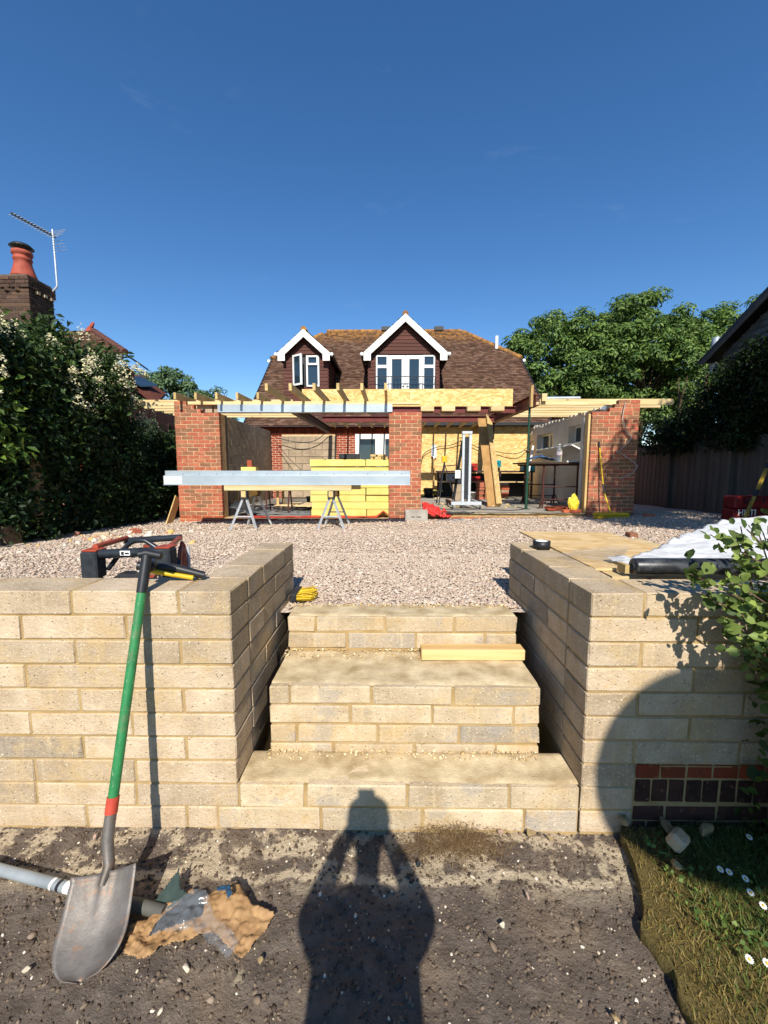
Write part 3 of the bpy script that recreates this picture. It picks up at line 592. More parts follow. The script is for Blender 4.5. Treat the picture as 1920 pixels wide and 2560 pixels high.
# left casement stands open, hinged on its left edge
hx, hy = -3.19, 13.95; ang = R(-38); sash = MB()
def rot(p): v = Matrix.Rotation(ang, 3, 'Z') @ Vector((p[0] - hx, p[1] - hy, 0)); return (v.x + hx, v.y + hy, p[2])
MR = Matrix.Rotation(ang, 3, 'Z')
for a, b in (((hx, hy, 4.31), (hx + .43, hy + .05, 4.37)), ((hx, hy, 5.23), (hx + .43, hy + .05, 5.29)), ((hx, hy, 4.371), (hx + .06, hy + .05, 5.229)), ((hx + .37, hy, 4.371), (hx + .43, hy + .05, 5.229))): sash.box(a, b, M=MR, c=(hx, hy, 0))
so = sash.build('open_sash', M_WHITE, dl); MB().box((hx + .06, hy + .02, 4.37), (hx + .37, hy + .03, 5.23), M=MR, c=(hx, hy, 0)).build('pane', M_GLASS, so)
MB().box((-3.19, 14.04, 4.3), (-2.75, 14.06, 5.28)).build('room_shade_panel', M_BLACK, dl)  # black panel stands in for the shade of the room behind the sash
dr = dormer(-.69, 1.64, 0, 5.29, .518, 6.46, -.83, 1.87, 14.0, (-.44, 1.5, 3.75, 5.30))
for a, b in ((-.44, -.04), (1.1, 1.5)):
    window(dr, a, b, 4.93, 5.29, 13.96, 'top_light', .05); window(dr, a, b, 3.78, 4.925, 13.965, 'side_light', .045)
    c = MB()
    for i in range(7): xx = (a + .05 if a < 0 else b - .2) + i * .022; c.tube([(xx, 14.05, 3.8), (xx, 14.05, 4.88)], .014, 6)
    c.build('curtain', M_WHITEPAINT, dr)
for a, b in ((-.035, .525), (.535, 1.095)):
    d_ = window(dr, a, b, 3.76, 5.28, 13.95, 'french_door', .12); MB().box(((b - .11) if a < .2 else (a + .03), 13.91, 4.3), ((b - .03) if a < .2 else (a + .11), 13.948, 4.32)).build('handle', M_WHITE, d_)
rl = MB(); rl.tube([(-.45, 13.72, 4.56), (1.5, 13.72, 4.56)], .014, 6); rl.tube([(-.45, 13.72, 3.85), (1.5, 13.72, 3.85)], .014, 6)
for i in range(20): rl.tube([(-.44 + i * .1021, 13.72, 3.85), (-.44 + i * .1021, 13.72, 4.56)], .007, 5)
for xx in (-.45, 1.5): rl.tube([(xx, 13.72, 4.56), (xx, 14.0, 4.56)], .012, 5)
rl.build('balcony_rail', M_BLACK, dr)
# ground floor wall: blocked-up opening, white doors, boarded opening
bo = MB().box((-3.55, 13.76, .4), (-1.75, 13.79, 2.72)).build('infill_mortar', M_BMORT, house)
for k in range(11):
    run(house, 'block', -3.55, -1.75, 13.75, .52 + k * .225 - .0, .212, .08, .45, .012, .225 if k % 2 else .45, M_AER, .004) if .52 + k * .225 < 2.7 else None
for k in range(62): unit('brick', house, (-4.5 + k * .075, 13.775, 2.83), .065, .215, .06, M_BRICK_OLD, .003)
for a, b in ((-1.12, -.3), (-.29, .55)):
    d_ = window(house, a, b, .62, 2.72, 13.72, 'glazed_door', .16); MB().box((a + .05, 13.68, 1.75), (a + .08, 13.718, 1.95)).build('handle', M_ALU, d_)
ow = MB().box((.95, 13.6, .62), (4.75, 13.64, 2.95)).build('boarded_wall', M_OSB, house)
MB().box((.9, 13.3, 2.96), (4.9, 13.58, 3.05)).build('soffit', M_BLACK, house)
# lean-to roof on the right of the house
lt = thing('lean_to_roof', (6.4, 14.6, 2.5), 'low tiled lean-to roof with a lead top strip right of the house', 'roof')
m = MB().prism([(5.1, 14.0, 3.3), (7.0, 14.0, 3.3), (6.7, 14.9, 3.98), (5.1, 14.9, 3.98)], (0, 0, .05)); m.build('deck', M_STEEL_DARK, lt)
m = MB().box((5.3, 14.2, .4), (6.9, 14.9, 3.3)); m.build('wall', M_FARBRICK, lt)
L = math.hypot(.9, .68); tiles((5.1, 14.0, 3.36), (1, 0, 0), (0, .9 / L, .68 / L), (0, -.68 / L, .9 / L), 1.9, L, lambda u, v: u < 1.95 - v * .27, 'roof_tiles', lt)
m = MB().tube([(5.05, 14.9, 4.03), (6.7, 14.92, 4.05)], .075, 8); m.build('lead_flashing', M_GALV, lt)
# ------------------------------------------------------------------ the extension under construction
YB = 8.2; CB = .075
def pier(x0, x1, top, extra, label, base_mat=True, bottom=.42):
    t = thing('brick_pier', ((x0 + x1) / 2, YB + .15, .5), label, 'brick pier')
    MB().box((x0 + .004, YB + .006, bottom), (x1 - .004, YB + .3, top - .012)).build('mortar', M_BMORT, t)
    k = 0; z = top
    while z > bottom:
        mat = M_BRICK_BASE if (base_mat and z < .67) else M_BRICK
        run(t, 'brick', x0, x1, YB + .0512, z - CB / 2 - .002, .065, .1025, .225, .0105, .225 if k % 2 else .112, mat, .003)
        z -= CB; k += 1
    for j, (a, b) in enumerate(extra):
        run(t, 'brick', a, b, YB + .0512, top + CB * j + CB / 2 - .002, .065, .1025, .225, .0105, .225 if j % 2 == 0 else .112, M_BRICK, .003)
        if b - a > .05: MB().box((a + .004, YB + .006, top + CB * j - .012), (b - .004, YB + .1, top + CB * j + .062)).build('mortar', M_BMORT, t)
    return t
lp = pier(-4.222, -3.345, 2.69, [(-4.222, -3.7), (-4.222, -3.83), (-4.222, -3.98)], 'square red brick pier at the left end of the extension, stepped top')
pier(-.005, .632, 2.70, [], 'red brick pier in the middle, at the end of the steel lintel')
rp = pier(3.94, 4.85, 2.70, [(4.27, 4.85), (4.36, 4.85), (4.44, 4.85)], 'dappled red brick pier at the right end beside the fence', False, .5)
MB().box((-4.19, YB + .31, .4), (-4.02, 13.7, 2.69)).build('side_wall', M_FARBRICK, lp)
# insulation and cavity closer behind the left pier
MB().box((-3.42, YB + .31, .55), (-3.35, YB + .42, 2.68)).build('cavity_closer', M_BLACK, lp); MB().box((-3.52, YB + .43, .55), (-3.4, YB + .5, 2.66)).build('insulation', plain('insulation', '#b79a4c', '#8a7236', .9), lp)
MB().box((3.895, YB + .05, .62), (3.935, YB + .15, 2.66)).build('stud', M_TIMBER_Z, rp); MB().box((3.93, YB + .31, .62), (4.0, YB + .42, 2.62)).build('post', M_GALV, rp)
# blocks on top of the left pier beside the lintel
unit('block', lp, (-3.67, YB + .16, 2.785), .3, .17, .1, M_AER, .004); unit('block', lp, (-3.43, YB + .16, 2.785), .11, .17, .1, M_AER, .004)
# block inner leaf on the left
iw = thing('block_wall', (-3.95, 11, .5), 'grey block inner wall on the left, striped with joist shadows', 'wall')
MB().box((-4.012, YB + .5, .4), (-3.915, 13.72, 2.78)).build('mortar', M_BMORT, iw)
for k in range(10):
    run(iw, 'block', YB + .5, 13.72, -3.96, .58 + k * .225 + .107, .214, .11, .451, .011, .225 if k % 2 else .45, M_INNERBLOCK, .004, 1)
# rendered side wall on the right with two small windows
n = NT('white_render'); n.set(.9, 0, .15); v = n.pos(); n.col(n.mix(n.ramp(n.noise(v, 1.5, 5), [(.4, BW(0)), (.7, BW(1))]), lin('#d3cbbb'), lin('#bdb3a1'))); n.bump(n.noise(v, 60), .3, .004); M_RENDER = n.m
rw = thing('rendered_wall', (4.7, 11, .6), 'white rendered side wall with two small windows on the right', 'wall')
m = MB(); X0, X1 = 4.58, 4.85; holes = [(9.75, 10.75, 2.22, 2.66), (11.75, 13.0, 2.05, 2.62)]
ys = [YB + .35, 9.75, 10.75, 11.75, 13.0, 13.7]
for a, b in zip(ys[:-1], ys[1:]):
    h = [q for q in holes if abs(q[0] - a) < .01]
    if h: m.box((X0, a, .6), (X1, b, h[0][2])).box((X0, a, h[0][3]), (X1, b, 2.9))
    else: m.box((X0, a, .6), (X1, b, 2.9))
m.build('render', M_RENDER, rw)
for (a, b, c_, d_) in holes:
    f = MB(); q = .05; X = 4.74
    f.box((X, a + .002, c_ + .002), (X + .06, b - .002, c_ + q)).box((X, a + .002, d_ - q), (X + .06, b - .002, d_ - .002)).box((X, a + .002, c_ + q), (X + .06, a + q, d_ - q)).box((X, b - q, c_ + q), (X + .06, b - .002, d_ - q)).box((X, (a + b) / 2 - .03, c_ + q), (X + .06, (a + b) / 2 + .03, d_ - q))
    w = f.build('window', M_WHITE, rw); MB().box((X + .02, a + q, c_ + q), (X + .03, b - q, d_ - q)).build('pane', M_GLASS, w)
    MB().box((4.50, a - .03, c_ - .03), (4.579, b + .03, c_ - .004)).build('sill', M_WHITE, w)
# ragged top edge of the render
for i in range(40): yy = 8.8 + i * .12; MB().box((4.56, yy, 2.86 + U(-.03, .02)), (4.6, yy + U(.05, .11), 2.905 + U(0, .03))).build('render_edge', M_RENDER, rw) if i % 2 else None
# rebated sloping board under the windows
pb = thing('shelf_board', (4.3, 10.2, 2.0), 'pale board resting on the wall under the small windows, striped by shadows', 'board')
MB().bar((4.35, 9.6, 2.06), (4.38, 12.0, 2.05), .35, .03, (.5, 0, 1)).build('board', M_WHITEPAINT, pb)
# floor
n = NT('slab_concrete'); n.set(.85, 0, .2); v = n.pos(); c = n.mix(n.ramp(n.noise(v, 2.2, 6, .65), [(.35, BW(0)), (.7, BW(1))]), lin('#a9a293'), lin('#857d70')); c = n.mix(n.ramp(n.noise(v, 9, 5, .7), [(.58, BW(0)), (.66, BW(.5))]), c, lin('#b99a63')); n.col(c); n.bump(n.noise(v, 40), .2, .004); M_SLAB = n.m
V, F = grid(.64, 3.95, YB + .06, 13.6, 60, 60, lambda X, Y: .715 + .006 * fbm(X * 4, Y * 4)); fast('floor_slab', V, F, M_SLAB, kind='structure')
V, F = grid(-3.92, .64, YB + .3, 13.7, 50, 50, lambda X, Y: .60 + .01 * fbm(X * 3, Y * 3)); fast('floor_left_bay', V, F, M_SLAB, kind='structure')
V, F = grid(3.95, 4.6, YB + .3, 13.6, 8, 40, lambda X, Y: .705 + 0 * X); fast('floor_edge', V, F, M_SLAB, kind='structure')
sl = thing('brick_sill', (2.3, YB, .6), 'low brick edge of the floor slab in the right bay, with loose mortar', 'sill')
MB().box((.66, YB + .012, .5), (3.9, YB + .1, .695)).build('mortar', M_MORTAR, sl)
run(sl, 'brick', .66, 3.9, YB + .05, .60, .065, .1, .225, .012, .15, M_BRICK_BASE, .003)
V, F = grid(.7, 3.9, YB - .03, YB + .16, 80, 8, lambda X, Y: .70 + .03 * fbm(X * 5, Y * 9)); fast('mortar_bed', V, F, M_SMEAR, sl, smooth=True)
sl2 = thing('brick_sill', (-1.6, YB, .5), 'low brick threshold course of the left bay under the lintel', 'sill')
MB().box((-3.345, YB + .012, .4), (-.01, YB + .28, .6)).build('mortar', M_BMORT, sl2)
for k in range(2): run(sl2, 'brick', -3.345, -.01, YB + .06, .565 - k * .075, .065, .1, .225, .0105, .2 - .1 * k, M_BRICK_BASE, .003)
# steel lintel in place, its timber plate and the joists
li = thing('steel_lintel', (-1.65, YB + .1, 2.69), 'galvanised steel lintel bridging the left bay on the piers', 'lintel')
MB().box((-3.36, YB - .012, 2.70), (.06, YB - .006, 2.835)).box((-3.36, YB - .03, 2.692), (.06, YB + .1, 2.699)).box((-3.36, YB - .006, 2.836), (.06, YB + .15, 2.842)).build('flange', M_GALV, li)
MB().box((-3.34, YB + .13, 2.695), (.04, YB + .15, 2.835)).build('web', M_GALV, li)
pl = thing('wall_plate', (-1.8, YB + .1, 2.85), 'pale timber plate laid along the top of the steel lintel', 'timber'); MB().box((-3.96, YB + .02, 2.846), (.6, YB + .12, 2.905)).build('plank', M_TIMBER_X, pl, bevel=.003)
ZJ0, ZJ1 = 2.908, 3.03
def joist(p0, p1, w, label, group, mat):
    a = Vector(p0); b = Vector(p1); m = MB()
    d = (b - a).normalized(); sd = Vector((-d.y, d.x, 0)) * w / 2
    m.prism([a - sd, a + sd, b + sd, b - sd], (0, 0, ZJ1 - ZJ0)); return props(m.build('timber_joist', mat, None, bevel=.003, at=tuple(a)), label, 'joist', group)
ordn = ['first', 'second', 'third', 'fourth', 'fifth', 'sixth', 'seventh', 'eighth', 'ninth', 'tenth', 'eleventh', 'twelfth']
for i in range(5): joist((-4.07 + .395 * i, 7.95, ZJ0), (-4.07 + .395 * i, 8.77, ZJ0), .047, 'short timber joist end poking over the lintel, ' + ordn[i] + ' from the left pier', 'short joist ends over the lintel', M_TIMBER_Y)
for i in range(6): joist((-2.08 + .404 * i, 7.12, ZJ0), (-2.08 + .404 * i, 9.74, ZJ0), .05, 'long timber joist overhanging before the board upstand, ' + ordn[i] + ' from the left', 'long overhanging joists', M_TIMBER_Y)
for i in range(6): joist((-5.38, 8.8 + .4 * i, ZJ0), (-2.02, 8.8 + .4 * i, ZJ0), .047, 'cross joist over the left bay, ' + ordn[i] + ' from the front', 'cross joists over the left bay', M_TIMBER_X)
for i in range(6): joist((3.12, 8.8 + .4 * i, ZJ0), (5.87 if i < 2 else 5.5, 8.8 + .4 * i, ZJ0), .047, 'cross joist over the right bay, ' + ordn[i] + ' from the front', 'cross joists over the right bay', M_TIMBER_X)
def ibeam(p, q, w, h, mat, label):
    p = Vector(p); q = Vector(q); t = thing('steel_beam', tuple(p), label, 'steel beam'); up = Vector((0, 0, 1)); m = MB(); f = .014
    m.bar(p + up * (f / 2), q + up * (f / 2), w, f); m.bar(p + up * (h - f / 2), q + up * (h - f / 2), w, f); m.build('flange', mat, t); MB().bar(p + up * h / 2, q + up * h / 2, .012, h - 2 * f - .001).build('web', mat, t); return t
ibeam((3.05, 8.8, 2.905), (3.0, 13.5, 2.905), .16, .23, M_STEEL_RED, 'deep red steel beam running back to the house over the green prop')
ibeam((-2.0, 9.87, 2.89), (2.95, 9.87, 2.89), .12, .145, M_STEEL_RED, 'red steel beam right under the long board upstand')
ibeam((-1.86, 11.65, 2.88), (2.9, 11.65, 2.88), .12, .16, M_STEEL_RED, 'red steel beam crossing behind the middle pier, halfway to the house')
ibeam((-1.96, 8.42, 2.72), (-1.92, 13.5, 2.72), .12, .18, M_STEEL_DARK, 'dark steel beam running back from the lintel over the left bay')
for i in range(12):
    joist((-1.75 + .4 * i, 11.75, ZJ0), (-1.75 + .4 * i, 13.6, ZJ0), .047, 'rear ceiling joist between the crossing beam and the house, ' + ordn[i] + ' from the left', 'rear ceiling joists', M_TIMBER_Y)
for i, x in enumerate((.72, 1.2, 1.78, 2.32)):
    props(MB().box((x, 9.6, 2.905), (x + .3, 9.8, 3.02)).build('timber_packer', M_TIMBER_X, None, bevel=.003, at=(x, 9.7, 2.905)), 'short timber packer under the board upstand, ' + ordn[i] + ' from the middle pier', 'timber packer', 'packers under the upstand')
us = thing('board_upstand', (.4, 9.85, 3.03), 'long upstand of pale strand board standing on the roof joists', 'board')
for a, b in ((-2.03, .46), (.465, 2.86)): MB().box((a, 9.80, 3.035), (b, 9.822, 3.43)).build('panel', M_OSB, us)
MB().box((-2.0, 9.83, 3.04), (2.83, 9.9, 3.10)).box((-2.0, 9.83, 3.36), (2.83, 9.9, 3.42)).build('frame', M_TIMBER_X, us)
tb = thing('timber_post', (2.98, 8.78, 2.85), 'short timber upright clamped to the near end of the deep steel beam', 'timber'); MB().box((2.9, 8.68, 2.86), (2.95, 8.78, 3.3)).build('upright', M_TIMBER_Z, tb); MB().box((3.14, 8.7, 2.98), (3.24, 8.82, 3.13)).build('block', M_TIMBER_X, tb)
wg = thing('lead_flap', (4.15, YB, 2.72), 'loose sheet of pale flashing on the top step of the right pier', 'flashing')
V, F = grid(4.0, 4.38, YB - .02, YB + .2, 10, 6, lambda X, Y: 2.735 + np.where(X > 4.2, .08, 0) + .04 * fbm(X * 9, Y * 9)); fast('sheet', V, F, M_GALV, wg)
# acrow props
def prop(x, y, z0, z1, zc, mat1, mat2, label):
    t = thing('steel_prop', (x, y, z0), label, 'steel prop'); MB().tube([(x, y, z0 + .01), (x, y, zc)], .031, 12).build('outer_tube', mat1, t); MB().tube([(x, y, zc), (x, y, z1)], .024, 12).build('inner_tube', mat2, t)
    MB().box((x - .07, y - .07, z0), (x + .07, y + .07, z0 + .01)).build('base_plate', mat1, t); MB().box((x - .07, y - .07, z1), (x + .07, y + .07, z1 + .008)).build('head_plate', mat2, t)
    MB().lathe((x, y, zc - .04), [(.03, 0), (.048, .005), (.048, .05), (.03, .055)], 12).tube([(x - .1, y, zc), (x + .1, y, zc)], .007, 6).build('collar', M_STEEL_DARK, t); return t
M_GREEN = plain('green_paint', '#1f4a38', '#173a2c', .5, .2, .4)
prop(2.98, 8.97, .715, 2.895, 1.98, M_GREEN, M_GREEN, 'dark green adjustable steel prop under the near end of the red beam'); prop(3.06, 12.3, .715, 2.89, 1.9, M_STEEL_DARK, M_STEEL_DARK, 'black adjustable steel prop far back in the right bay')
# ------------------------------------------------------------------ things in the yard and in the bays
def sheet(name, parent, poly, zf, mat, n=26, thick=.004, smooth=True, seed=0, **pr):
    """a crumpled sheet: polygon outline (x, y) sampled on a grid with height zf"""
    P = np.array(poly); x0, y0 = P.min(0); x1, y1 = P.max(0); nx = n; ny = max(4, int(n * (y1 - y0) / (x1 - x0)))
    V, F = grid(x0, x1, y0, y1, nx, ny, zf); c = V[F].mean(1)[:, :2]; ins = np.zeros(len(c), bool); j = len(P) - 1
    for i in range(len(P)):
        xi, yi = P[i]; xj, yj = P[j]; cond = ((yi > c[:, 1]) != (yj > c[:, 1])) & (c[:, 0] < (xj - xi) * (c[:, 1] - yi) / (yj - yi + 1e-12) + xi); ins ^= cond; j = i
    F = F[ins]; used = np.unique(F); mp = -np.ones(len(V), int); mp[used] = np.arange(len(used)); o = fast(name, V[used], mp[F], mat, parent, smooth=smooth, **pr)
    if thick: sm = o.modifiers.new('thickness', 'SOLIDIFY'); sm.thickness = thick
    return o
zg1 = lambda x, y: float(zg(np.array([x]), np.array([y]))[0])
# sawhorses
M_LEG = plain('grey_steel_leg', '#c0c4c4', '#a9aeae', .5, .3, .4)
def sawhorse(x, label):
    zt = 1.235; t = thing('sawhorse', (x, 7.05, .55), label, 'sawhorse', 'sawhorses carrying the spare lintel')
    MB().bar((x, 6.68, zt - .055), (x, 7.42, zt - .055), .075, .10).build('top_bar', M_TIMBER_Y, t, bevel=.004)
    for y in (6.74, 7.36):
        s = -1 if y < 7 else 1; MB().box((x - .055, y - .05, zt - .13), (x + .055, y + .05, zt - .003)).build('bracket', M_STEEL_DARK if s > 0 else M_RUBBER, t)
        for d in (-.22, .22):
            g = zg1(x + d, y + s * .12); MB().bar((x + d * .12, y, zt - .12), (x + d, y + s * .12, g - .01), .03, .03).build('leg', M_LEG, t)
        MB().bar((x - .12, y + s * .065, zt - .42), (x + .12, y + s * .065, zt - .42), .02, .02).build('leg_brace', M_LEG, t)
    return t
sawhorse(-2.38, 'steel-legged sawhorse under the left half of the spare lintel, nearer the left pier'); sawhorse(-.95, 'steel-legged sawhorse under the right half of the spare lintel, before the yellow boards')
for i, (y, xa, xb, z) in enumerate(((6.80, -2.72, -.62, 1.238), (7.22, -2.66, -.5, 1.238))):
    props(MB().box((xa, y - .05, z), (xb, y + .05, z + .085)).build('timber_bearer', M_TIMBER_X, None, bevel=.003, at=(xa, y, z)), ('front' if i == 0 else 'rear') + ' timber bearer laid across both sawhorses under the spare lintel', 'timber', 'bearers on the sawhorses')
for x, lb in ((-.82, 'small timber offcut on the right end of the bearers'), ): props(MB().box((x, 6.9, 1.324), (x + .14, 7.0, 1.345)).box((x - .05, 7.05, 1.324), (x + .2, 7.1, 1.338)).build('timber_offcut', M_TIMBER_X, None, at=(x, 6.9, 1.324)), lb, 'offcut') if False else None
sp_ = thing('steel_lintel', (-1.7, 7.0, 1.33), 'spare galvanised steel lintel lying across the two sawhorses', 'lintel')
Xa, Xb, zb = -3.74, .345, 1.327
prof = [(6.78, zb), (6.78, zb + .004), (6.80, zb + .006), (6.80, zb + .15), (6.86, zb + .165), (6.86, zb + .235), (7.06, zb + .235), (7.06, zb + .228), (6.866, zb + .228), (6.866, zb + .16), (6.806, zb + .145), (6.806, zb)]
MB().prism([(Xa, y, z) for y, z in prof], (Xb - Xa, 0, 0)).build('front_flange', M_GALV, sp_); MB().box((Xa + .02, 7.052, zb), (Xb - .02, 7.06, zb + .226)).box((Xa + .02, 6.95, zb), (Xb - .02, 7.15, zb + .006)).build('rear_flange', M_GALV, sp_)
for i in range(2): MB().box((Xa + .01 + i * .155, 6.796, zb + .02), (Xa + .15 + i * .155, 6.799, zb + .14)).build('paper_label', M_WHITEPAINT, sp_)
for i in range(14): MB().box((Xa + .3 + i * .28, 6.855, zb + .172), (Xa + .306 + i * .28, 6.8595, zb + .19)).build('slot', M_BLACK, sp_)
# stacked yellow insulation boards
M_INS = plain('yellow_insulation', '#d8ca78', '#c8b864', .8, 0, .2, scale=3, bump=.1, bscale=40, jitter=.05)
M_INSB = plain('foil_kraft', '#a98f4b', '#927a3d', .8, 0, .2, jitter=.1)
nb = 0
for cx_, w_, lb, nrow, yo in ((-1.05, 1.14, 'left', 8, 0.0), (-.20, .56, 'right', 8, .02)):
    for r_ in range(nrow):
        z = .612 + r_ * .147; x0 = cx_ - w_ / 2 + U(-.02, .02); y0 = 8.5 + yo + U(-.03, .03)
        o = MB().box((x0, y0, z + .003), (x0 + w_, y0 + 1.15, z + .142)).build('insulation_board', M_INS, None, bevel=.005, at=(x0 + w_ / 2, y0 + .5, z))
        props(o, 'yellow insulation board, ' + ordn[r_] + ' from the bottom of the ' + lb + ' stack', 'insulation', 'stacked insulation boards')
rd = thing('site_radio', (-1.0, 9.0, 1.79), 'black site radio standing on the yellow insulation stack', 'radio')
MB().box((-1.05, 8.62, 1.792), (-.62, 8.8, 1.9)).build('body', M_BLACK, rd, bevel=.012)
for x in (-.95, -.74): MB().lathe((x, 8.617, 1.845), [(.0, 0), (.042, .0), (.042, .006), (.03, .002), (0, .002)], 16, (0, -1, 0)).build('speaker', M_RUBBER, rd)
for i in range(11):
    x = -.38 + (i % 6) * .062 + U(-.01, .01); z = 1.792 + (i // 6) * .05
    props(MB().box((x, 8.55 + U(-.03, .03), z), (x + .055, 8.95, z + .046), rz=U(-.12, .12)).build('timber_offcut', M_TIMBER_Y, None, at=(x, 8.6, z)), 'short timber offcut heaped on the yellow boards, ' + ordn[i % 6] + ' from the left in the ' + ('lower' if i < 6 else 'upper') + ' row', 'offcut', 'offcuts heaped on the insulation')
# left bay: polythene, red membrane, boards
M_POLY = plain('grey_polythene', '#8f9290', '#6e7273', .35, 0, .5, scale=5, bump=.3, bscale=14)
M_BLKPOLY = plain('black_membrane', '#26282a', '#3c3f41', .4, 0, .5, scale=5, bump=.3, bscale=14)
M_REDM = plain('red_membrane', '#c9342b', '#a8261f', .5, 0, .4, scale=6, bump=.3, bscale=20)
sheet('polythene_sheet', None, [(-3.2, 8.7), (-1.7, 8.75), (-1.65, 11.5), (-3.3, 11.3)], lambda X, Y: .62 + .10 * np.clip(fbm(X * 2.6, Y * 2.6, 4), 0, 1), M_POLY, 40, label='crumpled grey polythene sheet on the floor of the left bay', cat='sheet')
sheet('membrane_heap', None, [(-3.34, 8.5), (-2.85, 8.45), (-2.8, 8.9), (-3.3, 9.1)], lambda X, Y: .63 + .32 * np.clip(1 - np.hypot(X + 3.2, Y - 8.75) / .45, 0, 1) + .12 * fbm(X * 9, Y * 9, 3), M_BLKPOLY, 24, label='heap of black and grey damp proof membrane inside the left pier', cat='membrane')
sheet('red_membrane', None, [(-3.1, 8.24), (-.02, 8.24), (-.02, 8.46), (-3.1, 8.46)], lambda X, Y: .615 + .06 * np.clip(fbm(X * 4, Y * 7, 4) + .1, 0, 1) + .12 * np.clip(1 - np.abs(X + .12) / .14, 0, 1), M_REDM, 90, label='strip of red gas membrane hanging out over the left threshold', cat='membrane')
sheet('plywood_sheet', None, [(-2.7, 9.6), (-1.75, 9.3), (-1.7, 10.4), (-2.5, 10.6)], lambda X, Y: .74 + 0 * X, M_TIMBER_X, 12, .012, label='thin plywood sheet lying on the polythene in the left bay', cat='plywood')
ts = thing('trestle', (-2.5, 9.3, .6), 'rusty trestle with timber behind the left sawhorse', 'trestle')
for x in (-2.75, -2.25):
    for y in (9.1, 9.5): MB().tube([(x, y, .62), (x * .98 - .05, 9.3, 1.35)], .018, 6).build('leg', M_RUST, ts)
MB().box((-2.95, 9.22, 1.35), (-2.1, 9.38, 1.40)).build('top', M_TIMBER_X, ts)
ws = thing('work_stool', (-2.95, 9.9, .6), 'stack of timber blocks on a bench in the shaded left bay', 'bench')
MB().box((-3.7, 9.7, 1.3), (-2.6, 10.3, 1.34)).build('top', M_TIMBER_X, ws)
for x in (-3.65, -2.68):
    for y in (9.75, 10.25): MB().box((x, y, .61), (x + .05, y + .05, 1.3)).build('leg', M_TIMBER_Z, ws)
for k in range(4): MB().box((-3.4 + k * .03, 9.8, 1.341 + k * .075), (-2.75 - k * .16, 10.1, 1.412 + k * .075)).build('timber', M_TIMBER_X, ws)
ib = thing('insulation_offcut', (-3.05, 8.9, 1.5), 'yellow insulation offcut with a brick on end behind the spare lintel', 'offcut'); MB().box((-3.2, 8.9, 1.2), (-2.88, 9.1, 1.63)).build('slab', M_INS, ib); MB().box((-3.08, 8.95, 1.631), (-2.98, 9.02, 1.78)).build('brick', M_BRICK_BASE, ib)
# cables hanging in the left bay
def cable(pts, r, mat, label, name='electric_cable', sub=6):
    pts = [Vector(p) for p in pts]; out = []
    for i in range(len(pts) - 1):
        p0 = pts[max(i - 1, 0)]; p1 = pts[i]; p2 = pts[i + 1]; p3 = pts[min(i + 2, len(pts) - 1)]
        for k in range(sub): t = k / sub; out.append(.5 * ((2 * p1) + (-p0 + p2) * t + (2 * p0 - 5 * p1 + 4 * p2 - p3) * t * t + (-p0 + 3 * p1 - 3 * p2 + p3) * t ** 3))
    out.append(pts[-1]); return props(MB().tube(out, r, 6).build(name, mat, None, at=tuple(pts[0])), label, 'cable')
cable([(-3.7, 13.5, 2.6), (-3.0, 13.45, 2.45), (-2.4, 13.5, 2.5), (-1.9, 13.5, 2.9)], .012, M_BLACK, 'black cable sagging across the blocked-up opening')
cable([(-3.75, 13.5, 2.55), (-3.2, 13.3, 1.9), (-2.5, 13.2, 1.3)], .01, M_BLACK, 'black cable slanting down past the blocked-up opening')
cable([(2.6, 13.4, 2.6), (2.0, 13.5, 2.35), (1.6, 13.5, 2.3), (1.15, 13.5, 2.1), (1.05, 13.5, 1.8)], .012, M_BLACK, 'black cable drooping across the boarded wall')
cable([(4.75, 13.4, 2.7), (4.2, 13.4, 2.1), (3.4, 13.5, 2.15), (2.8, 13.5, 2.3), (2.3, 13.5, 2.6)], .012, M_BLACK, 'black cable strung across the right part of the boarded wall')
M_CABLE = plain('grey_cable', '#b4ada2', '#938c82', .6, 0, .3)
cable([(4.55, 8.17, 2.86), (4.5, 8.15, 2.55), (4.6, 8.14, 2.3), (4.68, 8.14, 2.18), (4.52, 8.15, 1.98), (4.42, 8.14, 1.9)], .009, M_CABLE, 'grey cable dropping down the right brick pier from its top')
cable([(4.42, 8.17, 1.95), (4.60, 8.14, 1.83), (4.78, 8.14, 1.70), (4.82, 8.13, 1.62), (4.7, 8.14, 1.48), (4.5, 8.15, 1.4)], .009, M_CABLE, 'grey cable looping low on the right brick pier')
cable([(4.34, 8.17, 1.97), (4.33, 8.14, 1.8), (4.2, 8.14, 1.68), (4.14, 8.14, 1.55), (4.18, 8.15, 1.4)], .008, M_STEEL_DARK, 'dark cable end curling on the left of the right brick pier')
cable([(3.2, 9.2, 2.5), (3.5, 9.3, 2.62), (3.7, 9.2, 2.66), (3.5, 9.4, 2.5), (3.3, 9.5, 2.56), (3.15, 9.3, 2.35)], .008, M_CABLE, 'tangle of pale cable looped at the head of the green prop')
